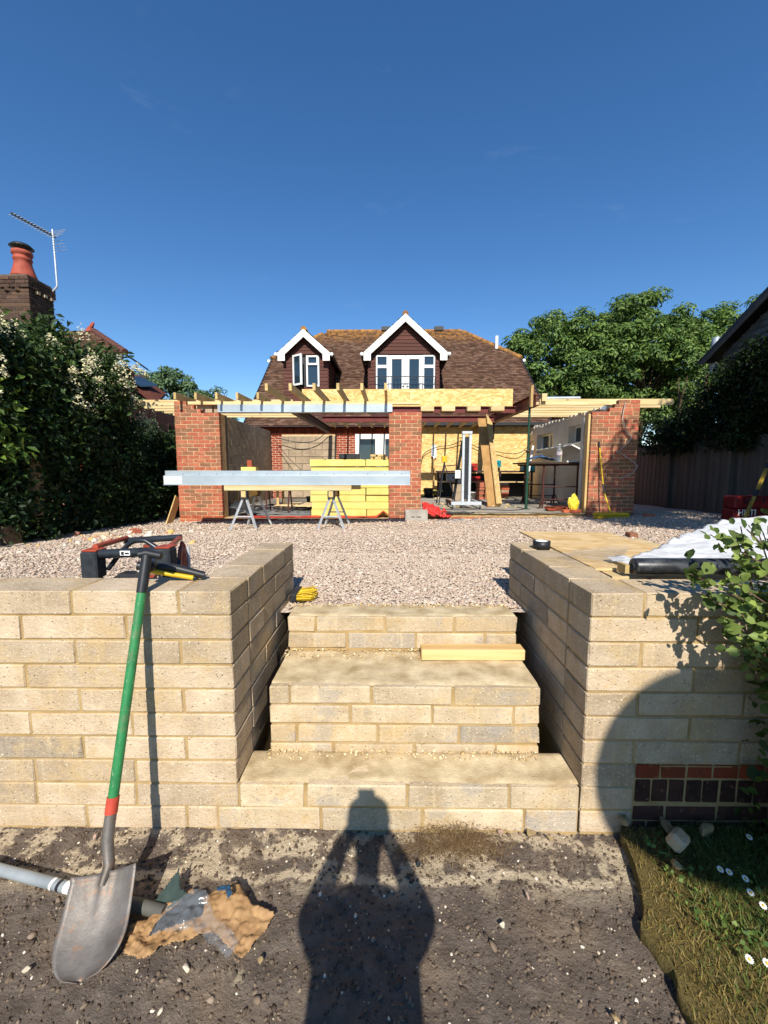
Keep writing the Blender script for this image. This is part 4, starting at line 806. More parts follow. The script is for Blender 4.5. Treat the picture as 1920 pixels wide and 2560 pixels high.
# concrete block in front of the middle pier
cbk = thing('concrete_block', (.54, 8.05, .56), 'single grey concrete block lying at the foot of the middle pier', 'block'); MB().box((.31, 7.95, .55), (.75, 8.17, .79)).build('block', M_CONC, cbk, bevel=.008); MB().box((.43, 7.945, .655), (.5, 7.9485, .67)).box((.53, 7.945, .655), (.62, 7.9485, .67)).build('maker_mark', M_STEEL_DARK, cbk)
sheet('red_membrane', None, [(.66, 8.02), (1.15, 8.0), (1.3, 8.35), (.7, 8.75)], lambda X, Y: .62 + .24 * np.clip(1 - np.hypot((X - .7) / .6, (Y - 8.5) / .6), 0, 1) + .1 * np.abs(fbm(X * 9, Y * 9, 3)) + .2 * np.abs(fbm(X * 26, Y * 20, 2)), M_REDM, 60, label='crumpled heap of red gas membrane beside the middle pier', cat='membrane')
sheet('damp_membrane', None, [(.95, 7.86), (2.2, 7.96), (3.85, 8.05), (3.82, 8.2), (2.0, 8.14), (.95, 8.05)], lambda X, Y: .585 + .05 * np.clip((Y - 7.9) / .3, 0, 1) + .03 * fbm(X * 4, Y * 6, 3), M_POLY, 70, label='long grey damp proof strip lying before the right bay slab', cat='membrane')
sheet('black_membrane', None, [(1.0, 8.14), (1.7, 8.18), (1.72, 8.32), (1.02, 8.3)], lambda X, Y: .71 + .08 * np.clip(fbm(X * 6, Y * 9, 3) + .1, 0, 1), M_BLKPOLY, 30, label='short black membrane strip curling on the slab edge', cat='membrane')
# aluminium material lift on castors
lf = thing('material_lift', (1.75, 9.2, .72), 'aluminium material lift with a twin mast and castor base in the right bay', 'lift')
for x in (1.63, 1.78): MB().box((x, 9.3, .86), (x + .055, 9.37, 2.40)).build('mast', M_ALU, lf, bevel=.004)
MB().box((1.69, 9.34, .9), (1.775, 9.36, 2.3)).build('inner_mast', M_RUBBER, lf); MB().box((1.62, 9.28, 2.36), (1.845, 9.39, 2.42)).build('mast_head', M_ALU, lf, bevel=.006)
MB().box((1.36, 9.0, .80), (2.02, 9.07, .875)).build('front_bar', M_ALU, lf, bevel=.004)
for x in (1.36, 1.96): MB().box((x, 9.071, .80), (x + .06, 9.95, .865)).build('side_bar', M_ALU if x > 1.5 else M_RUST, lf)
MB().box((1.60, 9.071, .81), (1.86, 9.3, .86)).build('mast_foot', M_ALU, lf)
for x, y in ((1.39, 9.02), (1.99, 9.02), (1.39, 9.9), (1.99, 9.9)):
    cst = MB().lathe((x - .015, y, .755), [(.0, 0), (.036, 0), (.036, .03), (0, .03)], 14, (1, 0, 0)).build('castor', M_RUBBER, lf); MB().box((x - .022, y - .015, .76), (x - .017, y + .015, .8)).box((x + .017, y - .015, .76), (x + .022, y + .015, .8)).build('fork', M_ALU, cst)
MB().bar((1.5, 9.6, .88), (1.64, 9.36, 2.2), .05, .04).build('brace', M_RUBBER, lf); MB().box((1.55, 9.33, 1.25), (1.62, 9.42, 1.6)).build('winch', M_RUBBER, lf); MB().tube([(1.3, 9.38, 1.66), (1.58, 9.38, 1.68)], .012, 6).build('crank', M_RUST, lf)
MB().box((1.47, 9.28, 1.38), (1.6, 9.285, 1.56), rz=.3).build('tag', M_WHITEPAINT, lf)
# leaning stack of boards
lb_ = thing('leaning_boards', (2.55, 10.0, .72), 'stack of long boards leaning against the deep red beam', 'boards')
for i in range(5):
    dx = i * .028; MB().bar((2.47 + dx, 9.55 + i * .01, .73), (2.52 + dx, 11.0 - i * .02, 2.93 - i * .05), .022, .25, (0, -1, .6)).build('board', M_TIMBER_Z, lb_)
MB().add([(2.28, 9.52, .725), (2.50, 9.52, .725), (2.52, 10.95, 2.9), (2.30, 10.95, 2.9), (2.28, 9.55, .725), (2.50, 9.55, .725), (2.52, 10.98, 2.9), (2.30, 10.98, 2.9)], ((0, 1, 2, 3), (4, 7, 6, 5), (0, 4, 5, 1), (1, 5, 6, 2), (2, 6, 7, 3), (3, 7, 4, 0))).build('front_board', plain('plywood', '#a7814e', '#8f6c3f', .8, scale=5), lb_)
# rusty trestle table with boards
tt = thing('trestle_table', (3.7, 9.6, .72), 'work table of dark boards on rusty telescopic trestles by the rendered wall', 'table')
for y in (9.1, 10.35):
    for x in (3.38, 4.12):
        MB().tube([(x, y, .73), (x, y, 1.66)], .022, 8).build('leg', M_RUST, tt)
        for dx, dy in ((-.11, -.08), (.11, -.08), (0, .14)): MB().tube([(x, y, 1.0), (x + dx, y + dy, .725)], .011, 6).build('foot', M_RUST, tt)
    for z in (.92, 1.2): MB().tube([(3.38, y, z), (4.12, y, z)], .013, 6).build('rail', M_RUST, tt)
    MB().box((3.2, y - .03, 1.66), (4.2, y + .03, 1.70)).build('head_bar', M_RUST, tt)
for i in range(3): MB().box((2.98 + .05 * i, 8.98 + i * .5, 1.703), (4.22, 9.4 + i * .5, 1.735)).build('plank', wood('dark_plank', '#4a3b2f', '#33291f', 0), tt)
sheet('blue_coat', None, [(3.0, 9.0), (3.35, 9.0), (3.62, 9.04), (3.58, 9.3), (3.05, 9.36)], lambda X, Y: 1.742 + .09 * np.clip(1 - np.abs(X - 3.3) / .42, 0, 1) + .16 * np.abs(fbm(X * 9, Y * 9, 3)) + .05 * np.abs(fbm(X * 24, Y * 24, 2)), plain('blue_cloth', '#3f5878', '#2f4460', .9, scale=8, bump=.3), 34, label='crumpled blue work coat on the trestle table', cat='coat')
wb = thing('water_bottle', (3.72, 9.15, 1.736), 'large clear plastic water bottle with a printed label on the trestle table', 'bottle')
M_CLEAR = NT('clear_plastic'); M_CLEAR.set(.1, 0, .5); M_CLEAR.p.inputs['Transmission Weight'].default_value = .85; M_CLEAR.p.inputs['IOR'].default_value = 1.2; M_CLEAR.col(lin('#cfd8dc')); M_CLEAR = M_CLEAR.m
MB().lathe((3.72, 9.15, 1.737), [(.0, 0), (.06, 0), (.065, .02), (.06, .1), (.065, .14), (.065, .24), (.04, .31), (.018, .35), (.018, .37), (0, .37)], 18).build('body', M_CLEAR, wb)
MB().lathe((3.72, 9.15, 1.89), [(.0661, 0), (.0661, .07)], 18).build('label_band', plain('bottle_print', '#9c7c86', '#c9c4c8', .5, scale=30), wb); MB().lathe((3.72, 9.15, 2.107), [(0, 0), (.021, 0), (.021, .02), (0, .02)], 12).build('cap', M_WHITE, wb)
for i, x in enumerate((3.84, 4.04)): props(MB().box((x, 9.02, 1.737), (x + .19, 9.4, 1.765)).build('plastic_tray', M_WHITEPAINT, None, at=(x, 9.1, 1.737)), 'white plastic tray on the trestle table, ' + ('nearer the bottle' if i == 0 else 'nearer the rendered wall'), 'tray', 'white trays on the table')
props(MB().tube([(3.55, 10.9, .73), (3.85, 11.2, 2.2)], .03, 8).build('white_pipe', M_WHITE, None, at=(3.55, 10.9, .73)), 'long white plastic pipe leaning behind the trestle table', 'pipe')
# workbench with tools, blocks, bricks
bn = thing('work_bench', (2.4, 12.6, .72), 'dark cluttered work bench against the boarded wall', 'bench')
MB().box((1.45, 12.4, 1.48), (4.35, 13.0, 1.53)).build('top', M_STEEL_DARK, bn); MB().box((1.5, 12.4, 1.18), (4.3, 13.0, 1.21)).build('shelf', M_TIMBER_X, bn)
for x in (1.5, 2.4, 3.3, 4.25):
    for y in (12.43, 12.93): MB().box((x, y, .715), (x + .05, y + .05, 1.48)).build('leg', M_STEEL_DARK, bn)
MB().box((1.55, 12.95, .72), (4.25, 12.99, 1.45)).build('back_panel', M_BLACK, bn)
def toolbox(x, y, z, w, d, h, mat, label, rz=0):
    t = thing('tool_case', (x, y, z), label, 'tool case'); MB().box((x - w / 2, y - d / 2, z), (x + w / 2, y + d / 2, z + h * .6), rz=rz, c=(x, y, z)).build('body', mat, t, bevel=.01); MB().box((x - w / 2, y - d / 2, z + h * .61), (x + w / 2, y + d / 2, z + h), rz=rz, c=(x, y, z)).build('lid', mat, t, bevel=.01)
    MB().tube([(x - w * .2, y - d / 2 - .01, z + h * .5), (x - w * .2, y - d / 2 - .04, z + h * .55), (x + w * .2, y - d / 2 - .04, z + h * .55), (x + w * .2, y - d / 2 - .01, z + h * .5)], .009, 6).build('handle', M_BLACK, t); return t
toolbox(2.5, 12.6, 1.531, .3, .25, .22, M_RED, 'red tool case on the work bench left of the black prop'); toolbox(3.2, 12.55, 1.64, .3, .2, .2, M_TEAL, 'teal tool case tilted on the work bench right of the black prop', .5); toolbox(4.05, 12.2, 1.531, .36, .3, .15, M_TEAL, 'teal bag at the right end of the work bench'); toolbox(2.55, 12.6, 1.211, .38, .3, .15, M_RED, 'dark red tool case on the shelf of the work bench')
toolbox(3.15, 12.7, 1.531, .4, .3, .1, M_BLACK, 'flat black tool case under the tilted teal one'); toolbox(1.95, 12.3, 1.22, .5, .3, .2, plain('grey_case', '#9a9d9f', '#84878a', .6), 'grey tool case standing on the shelf behind the lift', 0)
k = 0
for x, y, z, w in ((2.02, 11.6, .716, .44), (2.0, 11.6, .936, .42)):
    props(MB().box((x - w / 2, y, z), (x + w / 2, y + .22, z + .215)).build('concrete_block', M_AER, None, bevel=.006, at=(x, y, z)), 'buff concrete block standing behind the lift, ' + ('bottom' if k == 0 else 'top') + ' one of two', 'block', 'blocks behind the lift'); k += 1
bs = thing('brick_stack', (2.75, 11.9, .716), 'small stack of loose red bricks beside the black prop', 'bricks')
for r_ in range(8):
    for c_ in range(2): unit('brick', bs, (2.6 + c_ * .23 + U(-.02, .02), 11.9 + U(-.02, .02), .75 + r_ * .068), .215, .064, .1025, M_BRICK, .003, slop=.006)
bs = thing('brick_stack', (3.25, 11.9, .716), 'short stack of red bricks right of the black prop, under the bench', 'bricks')
for r_ in range(7): unit('brick', bs, (3.3 + U(-.02, .02), 11.85, .75 + r_ * .068), .215, .064, .1025, M_BRICK_BASE if r_ % 3 else M_AER, .003, slop=.006)
sd = thing('spade', (1.42, 13.3, .72), 'spade standing blade up against the boarded wall behind the red membrane', 'spade')
MB().tube([(1.45, 13.35, .74), (1.45, 13.5, 2.0)], .02, 8).build('shaft', M_TIMBER_Z, sd); MB().prism([(1.37, 13.48, 2.0), (1.37, 13.5, 2.32), (1.45, 13.5, 2.4), (1.53, 13.5, 2.32), (1.53, 13.48, 2.0), (1.45, 13.46, 1.92)], (0, .012, 0)).build('blade', M_ALU, sd); MB().tube([(1.38, 13.33, .74), (1.52, 13.33, .74)], .018, 8).build('grip', M_BLACK, sd)
rb_ = thing('rubble_bag', (1.0, 12.2, .72), 'low heap of yellow insulation scraps and dark bags by the boarded wall', 'rubble')
for i in range(6): MB().box((.75 + U(0, .7), 12.6 + U(-.3, .5), .72 + i * .03), (1.2 + U(0, .5), 13.2, .75 + i * .035), rz=U(-.2, .2)).build('scrap', M_INS if i % 2 else M_BLKPOLY, rb_)
# yellow crumpled bag by the right pier
V_, F_ = ICO_V, ICO_F
bm = bmesh.new(); bmesh.ops.create_icosphere(bm, subdivisions=3, radius=1)
for q in bm.verts:
    f = 1 + 1.1 * float(fbm(q.co.x * 3 + 3, q.co.z * 3 + q.co.y * 2, 4)); q.co = Vector((q.co.x * .1 * f, q.co.y * .05 * f, q.co.z * .17 * f))
me = bpy.data.meshes.new('yellow_bag'); bm.to_mesh(me); bm.free(); me.materials.append(plain('yellow_bag_film', '#d8c23c', '#c0a92c', .45, 0, .4, scale=10, bump=.3, bscale=20)); o = link('yellow_bag', me, None, (3.72, 8.32, .9)); props(o, 'crumpled yellow plastic bag hanging at the foot of the right pier', 'bag')
sc_ = thing('loose_bricks', (3.4, 8.7, .72), 'broken brick pieces and slates on the slab under the trestle table', 'rubble')
for i in range(9): MB().box((3.25 + U(0, .4), 8.5 + U(0, .3), .72 + i * .006), (3.42 + U(0, .45), 8.62 + U(0, .3), .74 + i * .008), rz=U(-.4, .4)).build('piece', M_BRICK_OLD, sc_)
for x, y in ((3.6, 8.35), (3.75, 8.28)): unit('brick', sc_, (x, y, .745), .2, .06, .1, M_BRICK_BASE, .004, rz=U(-.5, .5))
# yellow broom on the right pier
br = thing('yard_broom', (4.2, 7.9, .6), 'yellow yard broom leaning upright on the right brick pier', 'broom')
gz = zg1(4.25, 7.85); MB().tube([(4.22, 7.86, gz + .09), (4.165, 8.02, 1.12)], .014, 8).build('lower_handle', M_YELLOW, br); MB().tube([(4.165, 8.02, 1.12), (4.15, 8.06, 1.3)], .015, 8).build('handle_grip', M_BLACK, br); MB().tube([(4.15, 8.06, 1.3), (4.10, 8.17, 2.0)], .014, 8).build('upper_handle', M_YELLOW, br); MB().tube([(4.10, 8.17, 2.0), (4.09, 8.185, 2.12)], .015, 8).build('end_grip', M_BLACK, br)
hd = MB().box((3.9, 7.80, gz + .05), (4.55, 7.90, gz + .095)).build('head', M_YELLOW, br, bevel=.008); bb = MB()
for i in range(60): x = 3.91 + i * .0107; bb.box((x, 7.81 + U(0, .02), gz - .01), (x + .008, 7.89, gz + .05))
bb.build('bristles', M_YELLOW, hd, kind='stuff')
# reclaimed bricks and rubble at the foot of the hedge and the right pier
for i, (x, y, l) in enumerate(((-4.2, 5.9, 'pale brick bat at the hedge foot, leftmost of the rubble'), (-3.95, 6.3, 'red brick bat at the hedge foot behind the pale rubble'), (5.0, 7.95, 'broken red brick right of the foot of the right pier'), (2.75, 5.0, 'red brick lying on the shaded gravel near the white sheet'), (3.25, 5.5, 'dark brick lying on the shaded gravel behind the white sheet'))):
    t = unit('brick_bat', wl, (x, y, zg1(x, y) + .03), .2, .065, .1, M_BRICK if i else M_BLOCK, .006, rz=U(0, 3)); t.parent = None; t.location = (x, y, zg1(x, y) + .03); props(t, l, 'brick')
X = rng.normal(-3.9, .45, 60); Y = rng.normal(5.9, .45, 60); stones('rubble', X, Y, zg, .035, ['#d8cdb8', '#c9b79a', '#e4dccb', '#b57f62', '#caa566'], 'pale broken rubble at the foot of the left hedge', 'rubble')
bk = props(MB().box((-5.9, 5.15, .5), (-4.92, 5.4, .86)).build('timber_sleeper', wood('old_sleeper', '#7c6854', '#5d4d3d', 0), None, bevel=.01, at=(-5.2, 5.2, .5)), 'short old timber sleeper end beside the hedge at the left edge', 'timber')
props(MB().bar((-4.30, 7.9, .48), (-4.235, 8.19, 1.02), .2, .022, (1, 0, 0)).build('timber_offcut', M_TIMBER_Z, None, at=(-4.3, 7.9, .48)), 'board offcut leaning on the foot of the left brick pier', 'offcut')
# ------------------------------------------------------------------ vegetation
G = lambda h: lin(h)[:3]
def shell_clumps(c, r, n, inner=.55, zmin=-1):
    d = rng.normal(size=(n, 3)); d /= np.linalg.norm(d, axis=1, keepdims=True); d = d[d[:, 2] > zmin]; k = len(d)
    return np.array(c) + d * np.array(r) * (inner + (1 - inner) * rng.random((k, 1)) ** .6), d
def limb_tree(name, base, top, crown_c, crown_r, nclump, nleaf, lsize, asp, ca, cb, label, group=None, cat='tree', trunk_r=.2, clump_r=(.35, .7), gaps=.25, zmin=-.75, droop=.4, forks=7):
    t = thing(name, base, label, cat, group); base = Vector(base); top = Vector(top); m = MB()
    mid = base.lerp(top, .5) + Vector((U(-.15, .15), U(-.15, .15), 0)); m.tube([base, mid, top], [trunk_r, trunk_r * .75, trunk_r * .5], 9)
    cl, dd = shell_clumps(crown_c, crown_r, nclump, .5, zmin); keep = rng.random(len(cl)) > gaps * .4; cl = cl[keep]
    for i in range(forks * 3):
        q = Vector(cl[rng.integers(0, len(cl))]); s = base.lerp(top, U(.45, 1)); md = s.lerp(q, .5) + Vector((U(-.3, .3), U(-.3, .3), U(0, .5))); r0 = trunk_r * U(.2, .42); m.tube([s, md, q], [r0, r0 * .6, r0 * .2], 6)
    m.build('trunk', M_BARK, t); rads = np.stack([rng.uniform(*clump_r, len(cl))] * 3, 1); rads[:, 2] *= .6
    P, N = clumped(nleaf, cl, rads); N = N + np.array([0, -.2, .7]); V, F, C = leaves(P, N, lsize, asp, ca, cb, droop); fast('crown', V, F, M_LEAF, t, col=C); return t
# trees beyond the right fence
tg = 'tall ash trees behind the house'
limb_tree('ash_tree', (9.4, 22, .3), (9.2, 22, 5), (8.9, 22, 6.0), (3.6, 3.0, 3.4), 300, 38000, .2, .42, G('#3a5726'), G('#7c9448'), 'leafy ash tree right behind the half-hipped roof, lowest of the row', tg, trunk_r=.22, forks=8)
limb_tree('ash_tree', (12.6, 21, .3), (12.4, 21, 5.5), (12.3, 21.5, 6.3), (3.6, 3.0, 3.7), 320, 42000, .2, .42, G('#3a5726'), G('#7c9448'), 'tall ash tree in the middle of the row, its trunk showing over the fence', tg, trunk_r=.24, forks=8)
limb_tree('ash_tree', (16.6, 22, .3), (16.5, 22, 5.5), (16.4, 22, 6.6), (3.7, 3.0, 3.5), 300, 38000, .2, .42, G('#375424'), G('#769044'), 'tall ash tree at the right of the row behind the dark neighbour house', tg, trunk_r=.24, forks=8)
tg = 'rounded trees far left'
limb_tree('round_tree', (-17.2, 32, .3), (-17.2, 32, 4), (-17.2, 32, 5.6), (2.9, 2.5, 3.9), 190, 22000, .25, .5, G('#3f5a38'), G('#73895a'), 'rounded green tree far behind the left hedge, the taller of two', tg, trunk_r=.25)
limb_tree('round_tree', (-13.6, 31, .3), (-13.6, 31, 3.5), (-13.7, 31, 4.6), (2.4, 2.2, 3.0), 170, 18000, .24, .5, G('#3a5534'), G('#687f52'), 'rounded green tree just left of the house, the lower of two', tg, trunk_r=.22)
# left boundary: hedge shrubs, elder in flower, laurel
def bush(name, box, nclump, nleaf, lsize, asp, ca, cb, label, cat, topf=None, front=.5, cr=(.25, .5), group=None, stem=None):
    (x0, y0, z0), (x1, y1, z1) = box; t = thing(name, ((x0 + x1) / 2, (y0 + y1) / 2, z0), label, cat, group)
    P = np.stack([x0 + (x1 - x0) * rng.random(nclump) ** front, rng.uniform(y0, y1, nclump), z0 + (z1 - z0) * rng.random(nclump) ** .8], 1)
    if topf is not None: P = P[P[:, 2] < topf(P[:, 0], P[:, 1])]
    rads = np.stack([rng.uniform(*cr, len(P))] * 3, 1); Q, N = clumped(nleaf, P, rads); N = N * .8 + np.array([.35, -.35, .6]); Q = Q[Q[:, 2] > z0 - .02]; N = N[:len(Q)]
    V, F, C = leaves(Q, N, lsize, asp, ca, cb, .5); fast('foliage', V, F, M_LEAF, t, col=C)
    m = MB()
    for i in range(6):
        yy = U(y0 + .2, y1 - .2); xx = x0 + (x1 - x0) * .45; m.tube([(xx, yy, z0 - .1), (xx + U(-.1, .1), yy + U(-.2, .2), z0 + (z1 - z0) * .4), (xx + U(-.2, .3), yy + U(-.4, .4), z0 + (z1 - z0) * .75)], [.05, .035, .012], 6)
    m.build('stems', M_BARK, t, kind='stuff'); return t, P
htop = lambda x, y: np.interp(y, [4, 5.5, 6.3, 7.0, 8.0, 9.0, 10.8, 12.5], [3.4, 3.62, 3.8, 3.82, 3.55, 3.2, 2.85, 2.7]) + .25 * (vnoise(y * 2.3, x * 2) - .5)
bush('hedge_shrub', ((-6.6, 8.0, .5), (-5.0, 12.8, 3.5)), 260, 46000, .085, .55, G('#182a13'), G('#3c5624'), 'dense dark hedge running back along the left side to the brick pier', 'hedge', lambda x, y: np.where((x > -6.0) & (y > 8.1), 2.25, htop(x, y) - .3 + .3 * (y > 8.4)), .35, (.25, .45))
bush('hedge_shrub', ((-6.4, 4.6, .5), (-4.95, 8.1, 2.6)), 200, 36000, .085, .55, G('#182a13'), G('#3a5424'), 'dark lower hedge under the flowering elder at the left edge', 'hedge', None, .35, (.25, .45))
el, EP = bush('elder_bush', ((-6.8, 4.7, 1.9), (-4.95, 9.3, 4.1)), 240, 34000, .11, .42, G('#1f3417'), G('#4d652b'), 'tall elder in white flower over the left hedge below the chimney', 'shrub', lambda x, y: np.where((x > -5.95) & (y > 8.0), 2.2, htop(x, y) - .1), .5, (.3, .5))
# elder umbels: flat plates of tiny cream flowers
k = 0
for i in range(190):
    p = EP[rng.integers(0, len(EP))] + rng.normal(0, .12, 3)
    p[0] = max(p[0], -5.6) + U(.3, .5); p[2] = min(p[2] + .3, float(htop(np.array([p[0]]), np.array([p[1]]))[0]) - .02)
    if p[2] < 2.4 or p[0] < -5.5: continue
    nf = 70; a = rng.uniform(0, 6.283, nf); r = U(.07, .12) * np.sqrt(rng.random(nf)); Q = p + np.stack([r * np.cos(a) + .25 * 0, r * np.sin(a), .25 * r * np.cos(a) * -1 + rng.normal(0, .022, nf) - 1.5 * r * r / .1], 1)
    V, F, C = leaves(Q, np.tile([.3, -.5, .8], (nf, 1)) + rng.normal(0, .5, (nf, 3)), .028, .9, G('#cfc795'), G('#e6e0bd'), 0, .1); fast('flower_umbel', V, F, M_LEAF, el, col=C, kind='stuff'); k += 1
    if k >= 70: break
lau, _ = bush('laurel_bush', ((-5.3, 4.6, 1.7), (-4.75, 5.25, 2.6)), 34, 1100, .14, .42, G('#33501c'), G('#7a9438'), 'bright broad-leaved laurel sprays at the left edge below the elder', 'shrub', None, .8, (.2, .32))
sm_ = thing('tree_stump', (-5.0, 5.75, .5), 'pale sawn tree trunk standing in the left hedge', 'stump'); MB().tube([(-5.03, 5.75, .95), (-5.0, 5.75, 1.3), (-5.03, 5.75, 1.76)], [.12, .115, .12], 14).build('trunk', plain('pale_bark', '#a08a68', '#75624a', .95, 0, .1, scale=9, bump=.8, bscale=26, stretch=(1, 1, .3)), sm_)
# right: dark shade trees and climbers, fence
limb_tree('shade_tree', (7.0, 1.4, .3), (6.9, 1.5, 4), (6.65, 1.6, 5.8), (2.5, 1.8, 2.6), 120, 21000, .17, .5, G('#1f3416'), G('#46622a'), 'dark broad tree out on the right shading the fence and the right pier', None, trunk_r=.25, clump_r=(.4, .7))
bush('climber', ((7.0, 7.3, 2.0), (8.6, 11.6, 4.6)), 190, 30000, .1, .5, G('#121f0d'), G('#2f451d'), 'dark climber sprawling over the top of the right fence', 'climber', lambda x, y: 4.35 - .42 * (y - 7.3), 1.6, (.3, .5))
M_FENCE = wood('weathered_fence', '#5b5751', '#45413c', 2, jitter=.18)
fe = thing('board_fence', (7.25, 10, .5), 'tall weathered close-board fence along the right side, in shade', 'fence')
A = Vector((7.05, 6.6, 0)); B = Vector((7.45, 13.2, 0)); D = (B - A); Lf = D.length; D.normalize(); nrm = Vector((-D.y, D.x, 0))
s_ = 0; i = 0
while s_ < Lf:
    p = A + D * s_; w_ = .098; q = p + D * w_; h_ = 2.24 + U(-.012, .012); th = nrm * (.012 + (i % 2) * .008)
    z0 = zg1(p.x, p.y) - .03; m = MB().prism([(p.x, p.y, z0), (q.x, q.y, z0), (q.x + th.x, q.y + th.y, z0), (p.x + th.x, p.y + th.y, z0)], (0, 0, h_ - z0)); m.build('board', M_FENCE, fe); s_ += .1; i += 1
for k in range(4):
    p = A + D * (.1 + k * 2.05) + nrm * .05; MB().box((p.x - .045, p.y - .045, .4), (p.x + .045, p.y + .045, 2.3)).build('post', M_FENCE, fe)
tr = thing('trellis', (7.4, 11.6, 2.25), 'small square trellis panel on top of the far end of the fence', 'trellis')
for k in range(12): p = A + D * (3.6 + k * .13); MB().bar((p.x, p.y, 2.24), (p.x, p.y, 2.66), .02, .02).build('upright', M_FENCE, tr)
for z in (2.36, 2.5, 2.64): p = A + D * 3.6; q = A + D * 5.05; MB().bar((p.x - .012, p.y, z), (q.x - .012, q.y, z), .02, .02, (1, 0, 0)).build('rail', M_FENCE, tr)
# tools by the right fence
rdh = thing('tool_case', (6.3, 7.3, .55), 'dark red plastic tool case standing at the foot of the right fence', 'tool case'); MB().box((5.95, 7.2, .58), (6.65, 7.45, .9), rz=.1).build('body', plain('dark_red_case', '#7c1a18', '#5f1312', .5), rdh, bevel=.02); MB().box((5.96, 7.2, .905), (6.64, 7.45, 1.12), rz=.1).build('lid', plain('dark_red_case', '#7c1a18'), rdh, bevel=.02); MB().tube([(6.15, 7.17, 1.0), (6.15, 7.12, 1.08), (6.45, 7.14, 1.08), (6.45, 7.18, 1.0)], .015, 6).build('handle', M_BLACK, rdh)
lettering('HILTI', .15, (6.03, 7.163, .79), .1, M_WHITEPAINT, rdh)
lv = thing('spirit_level', (6.0, 7.0, .55), 'long yellow levelling staff leaning on the right fence by the red case', 'staff'); MB().bar((5.95, 7.0, .55), (6.95, 7.4, 2.45), .05, .025).build('bar', plain('worn_yellow', '#a8892c', '#6f5c2c', .6, scale=6), lv)
for f in (.3, .55, .8): p = Vector((5.95, 7.0, .55)).lerp(Vector((6.95, 7.4, 2.45)), f); q = Vector((5.95, 7.0, .55)).lerp(Vector((6.95, 7.4, 2.45)), f + .06); MB().bar(p, q, .052, .03).build('dark_band', M_BLACK, lv)

# ------------------------------------------------------------------ neighbouring houses
nl = thing('chimney', (-8.4, 9.3, 3), 'dark brick chimney stack with a red pot above the left hedge', 'chimney')
n = NT('sooty_brick'); n.set(.95, 0, .1); g = n.n('ShaderNodeNewGeometry'); sx = n.n('ShaderNodeSeparateXYZ'); cx = n.n('ShaderNodeCombineXYZ'); n.l(g.outputs['Position'], sx.inputs[0]); n.l(n.math('ADD', sx.outputs['X'], sx.outputs['Y']), cx.inputs[0]); n.l(sx.outputs['Z'], cx.inputs[1])
M_SOOT = brick_mat('sooty_brick', ['#4a3c35', '#3d332e', '#54443a', '#463a30', '#5d4a3c'])
MB().box((-9.05, 8.997, 2.6), (-7.583, 9.62, 5.64)).build('mortar', mortar_mat('soot_mortar', '#6e6255', '#57493f'), nl)
for r_ in range(14):
    z = 5.56 - r_ * .076; ex = .035 if r_ in (0, 1, 2) else 0
    run(nl, 'brick', -9.06, -7.57 + ex, 9.04 - ex, z, .066, .1 , .225, .01, .11 if r_ % 2 else .22, M_SOOT, .003)
    run(nl, 'brick', 9.1 - ex, 9.64 + ex, -7.62 + ex, z, .066, .1, .225, .01, .2 if r_ % 2 else .1, M_SOOT, .003, 1)
for k in range(6): unit('brick', nl, (-8.92 + k * .225, 9.0, 5.335), .1, .066, .1, M_SOOT, .003, rz=.785)
for k in range(3): unit('brick', nl, (-7.57, 9.2 + k * .18, 5.34), .1, .06, .08, M_BLOCK, .003)
V, F = grid(-9.02, -7.6, 9.04, 9.6, 12, 8, lambda X, Y: 5.6 + .08 * np.clip(1 - np.hypot(X + 7.95, (Y - 9.3)) / .6, 0, 1)); fast('flaunching', V, F, M_CONC, nl)
M_TERRA = plain('terracotta', '#a5503c', '#8c402f', .7, 0, .3, scale=8, bump=.2)
pt = MB().lathe((-7.92, 9.32, 5.68), [(.0, 0), (.26, 0), (.235, .05), (.2, .15), (.165, .28), (.155, .36), (.175, .38), (.175, .41), (.16, .43), (.16, .47), (.19, .49), (.185, .56), (.13, .57), (0, .57)], 10).build('pot', M_TERRA, nl)
MB().lathe((-7.92, 9.32, 6.27), [(.14, 0), (.15, .03), (.22, .05), (.16, .11), (.0, .13)], 18).build('cowl', M_BLACK, pt)
ae = thing('tv_aerial', (-7.67, 9.6, 4.8), 'television aerial on a cranked metal mast fixed to the chimney', 'aerial')
MB().tube([(-7.674, 9.6, 4.8), (-7.672, 9.6, 5.40), (-7.66, 9.6, 5.44), (-7.44, 9.6, 5.63), (-7.428, 9.6, 5.67), (-7.428, 9.6, 6.2), (-7.436, 9.6, 6.84)], .02, 8).build('mast', M_ALU, ae)
bs0 = Vector((-7.42, 9.66, 6.70)); bs1 = Vector((-7.62, 8.78, 6.70)); MB().tube([bs0, bs1], .012, 6).build('boom', M_RUBBER, ae)
dv = (bs1 - bs0).normalized(); cr_ = dv.cross(Vector((0, 0, 1))).normalized()
for k in range(14):
    p = bs0.lerp(bs1, .06 + k * .07); w_ = .13 - k * .003; MB().tube([p - cr_ * w_, p + cr_ * w_], .006, 5).build('element', M_ALU, ae); MB().box(tuple(p - Vector((.015, .015, .005))), tuple(p + Vector((.015, .015, .03)))).build('clip', M_BLACK, ae)
for s in (-1, 1):
    for k in range(4): MB().tube([bs0 - cr_ * .16 + Vector((0, 0, s * (.06 + k * .05))) + dv * (-.02 - k * .03), bs0 + cr_ * .16 + Vector((0, 0, s * (.06 + k * .05))) + dv * (-.02 - k * .03)], .004, 5).build('reflector', M_ALU, ae)
hl = thing('neighbour_house', (-10, 13, .5), 'neighbouring brick house with a hipped tile roof behind the left hedge', 'house')
MB().box((-13, 12.4, .3), (-8.3, 13.7, 4.78)).build('wall', M_FARBRICK, hl)
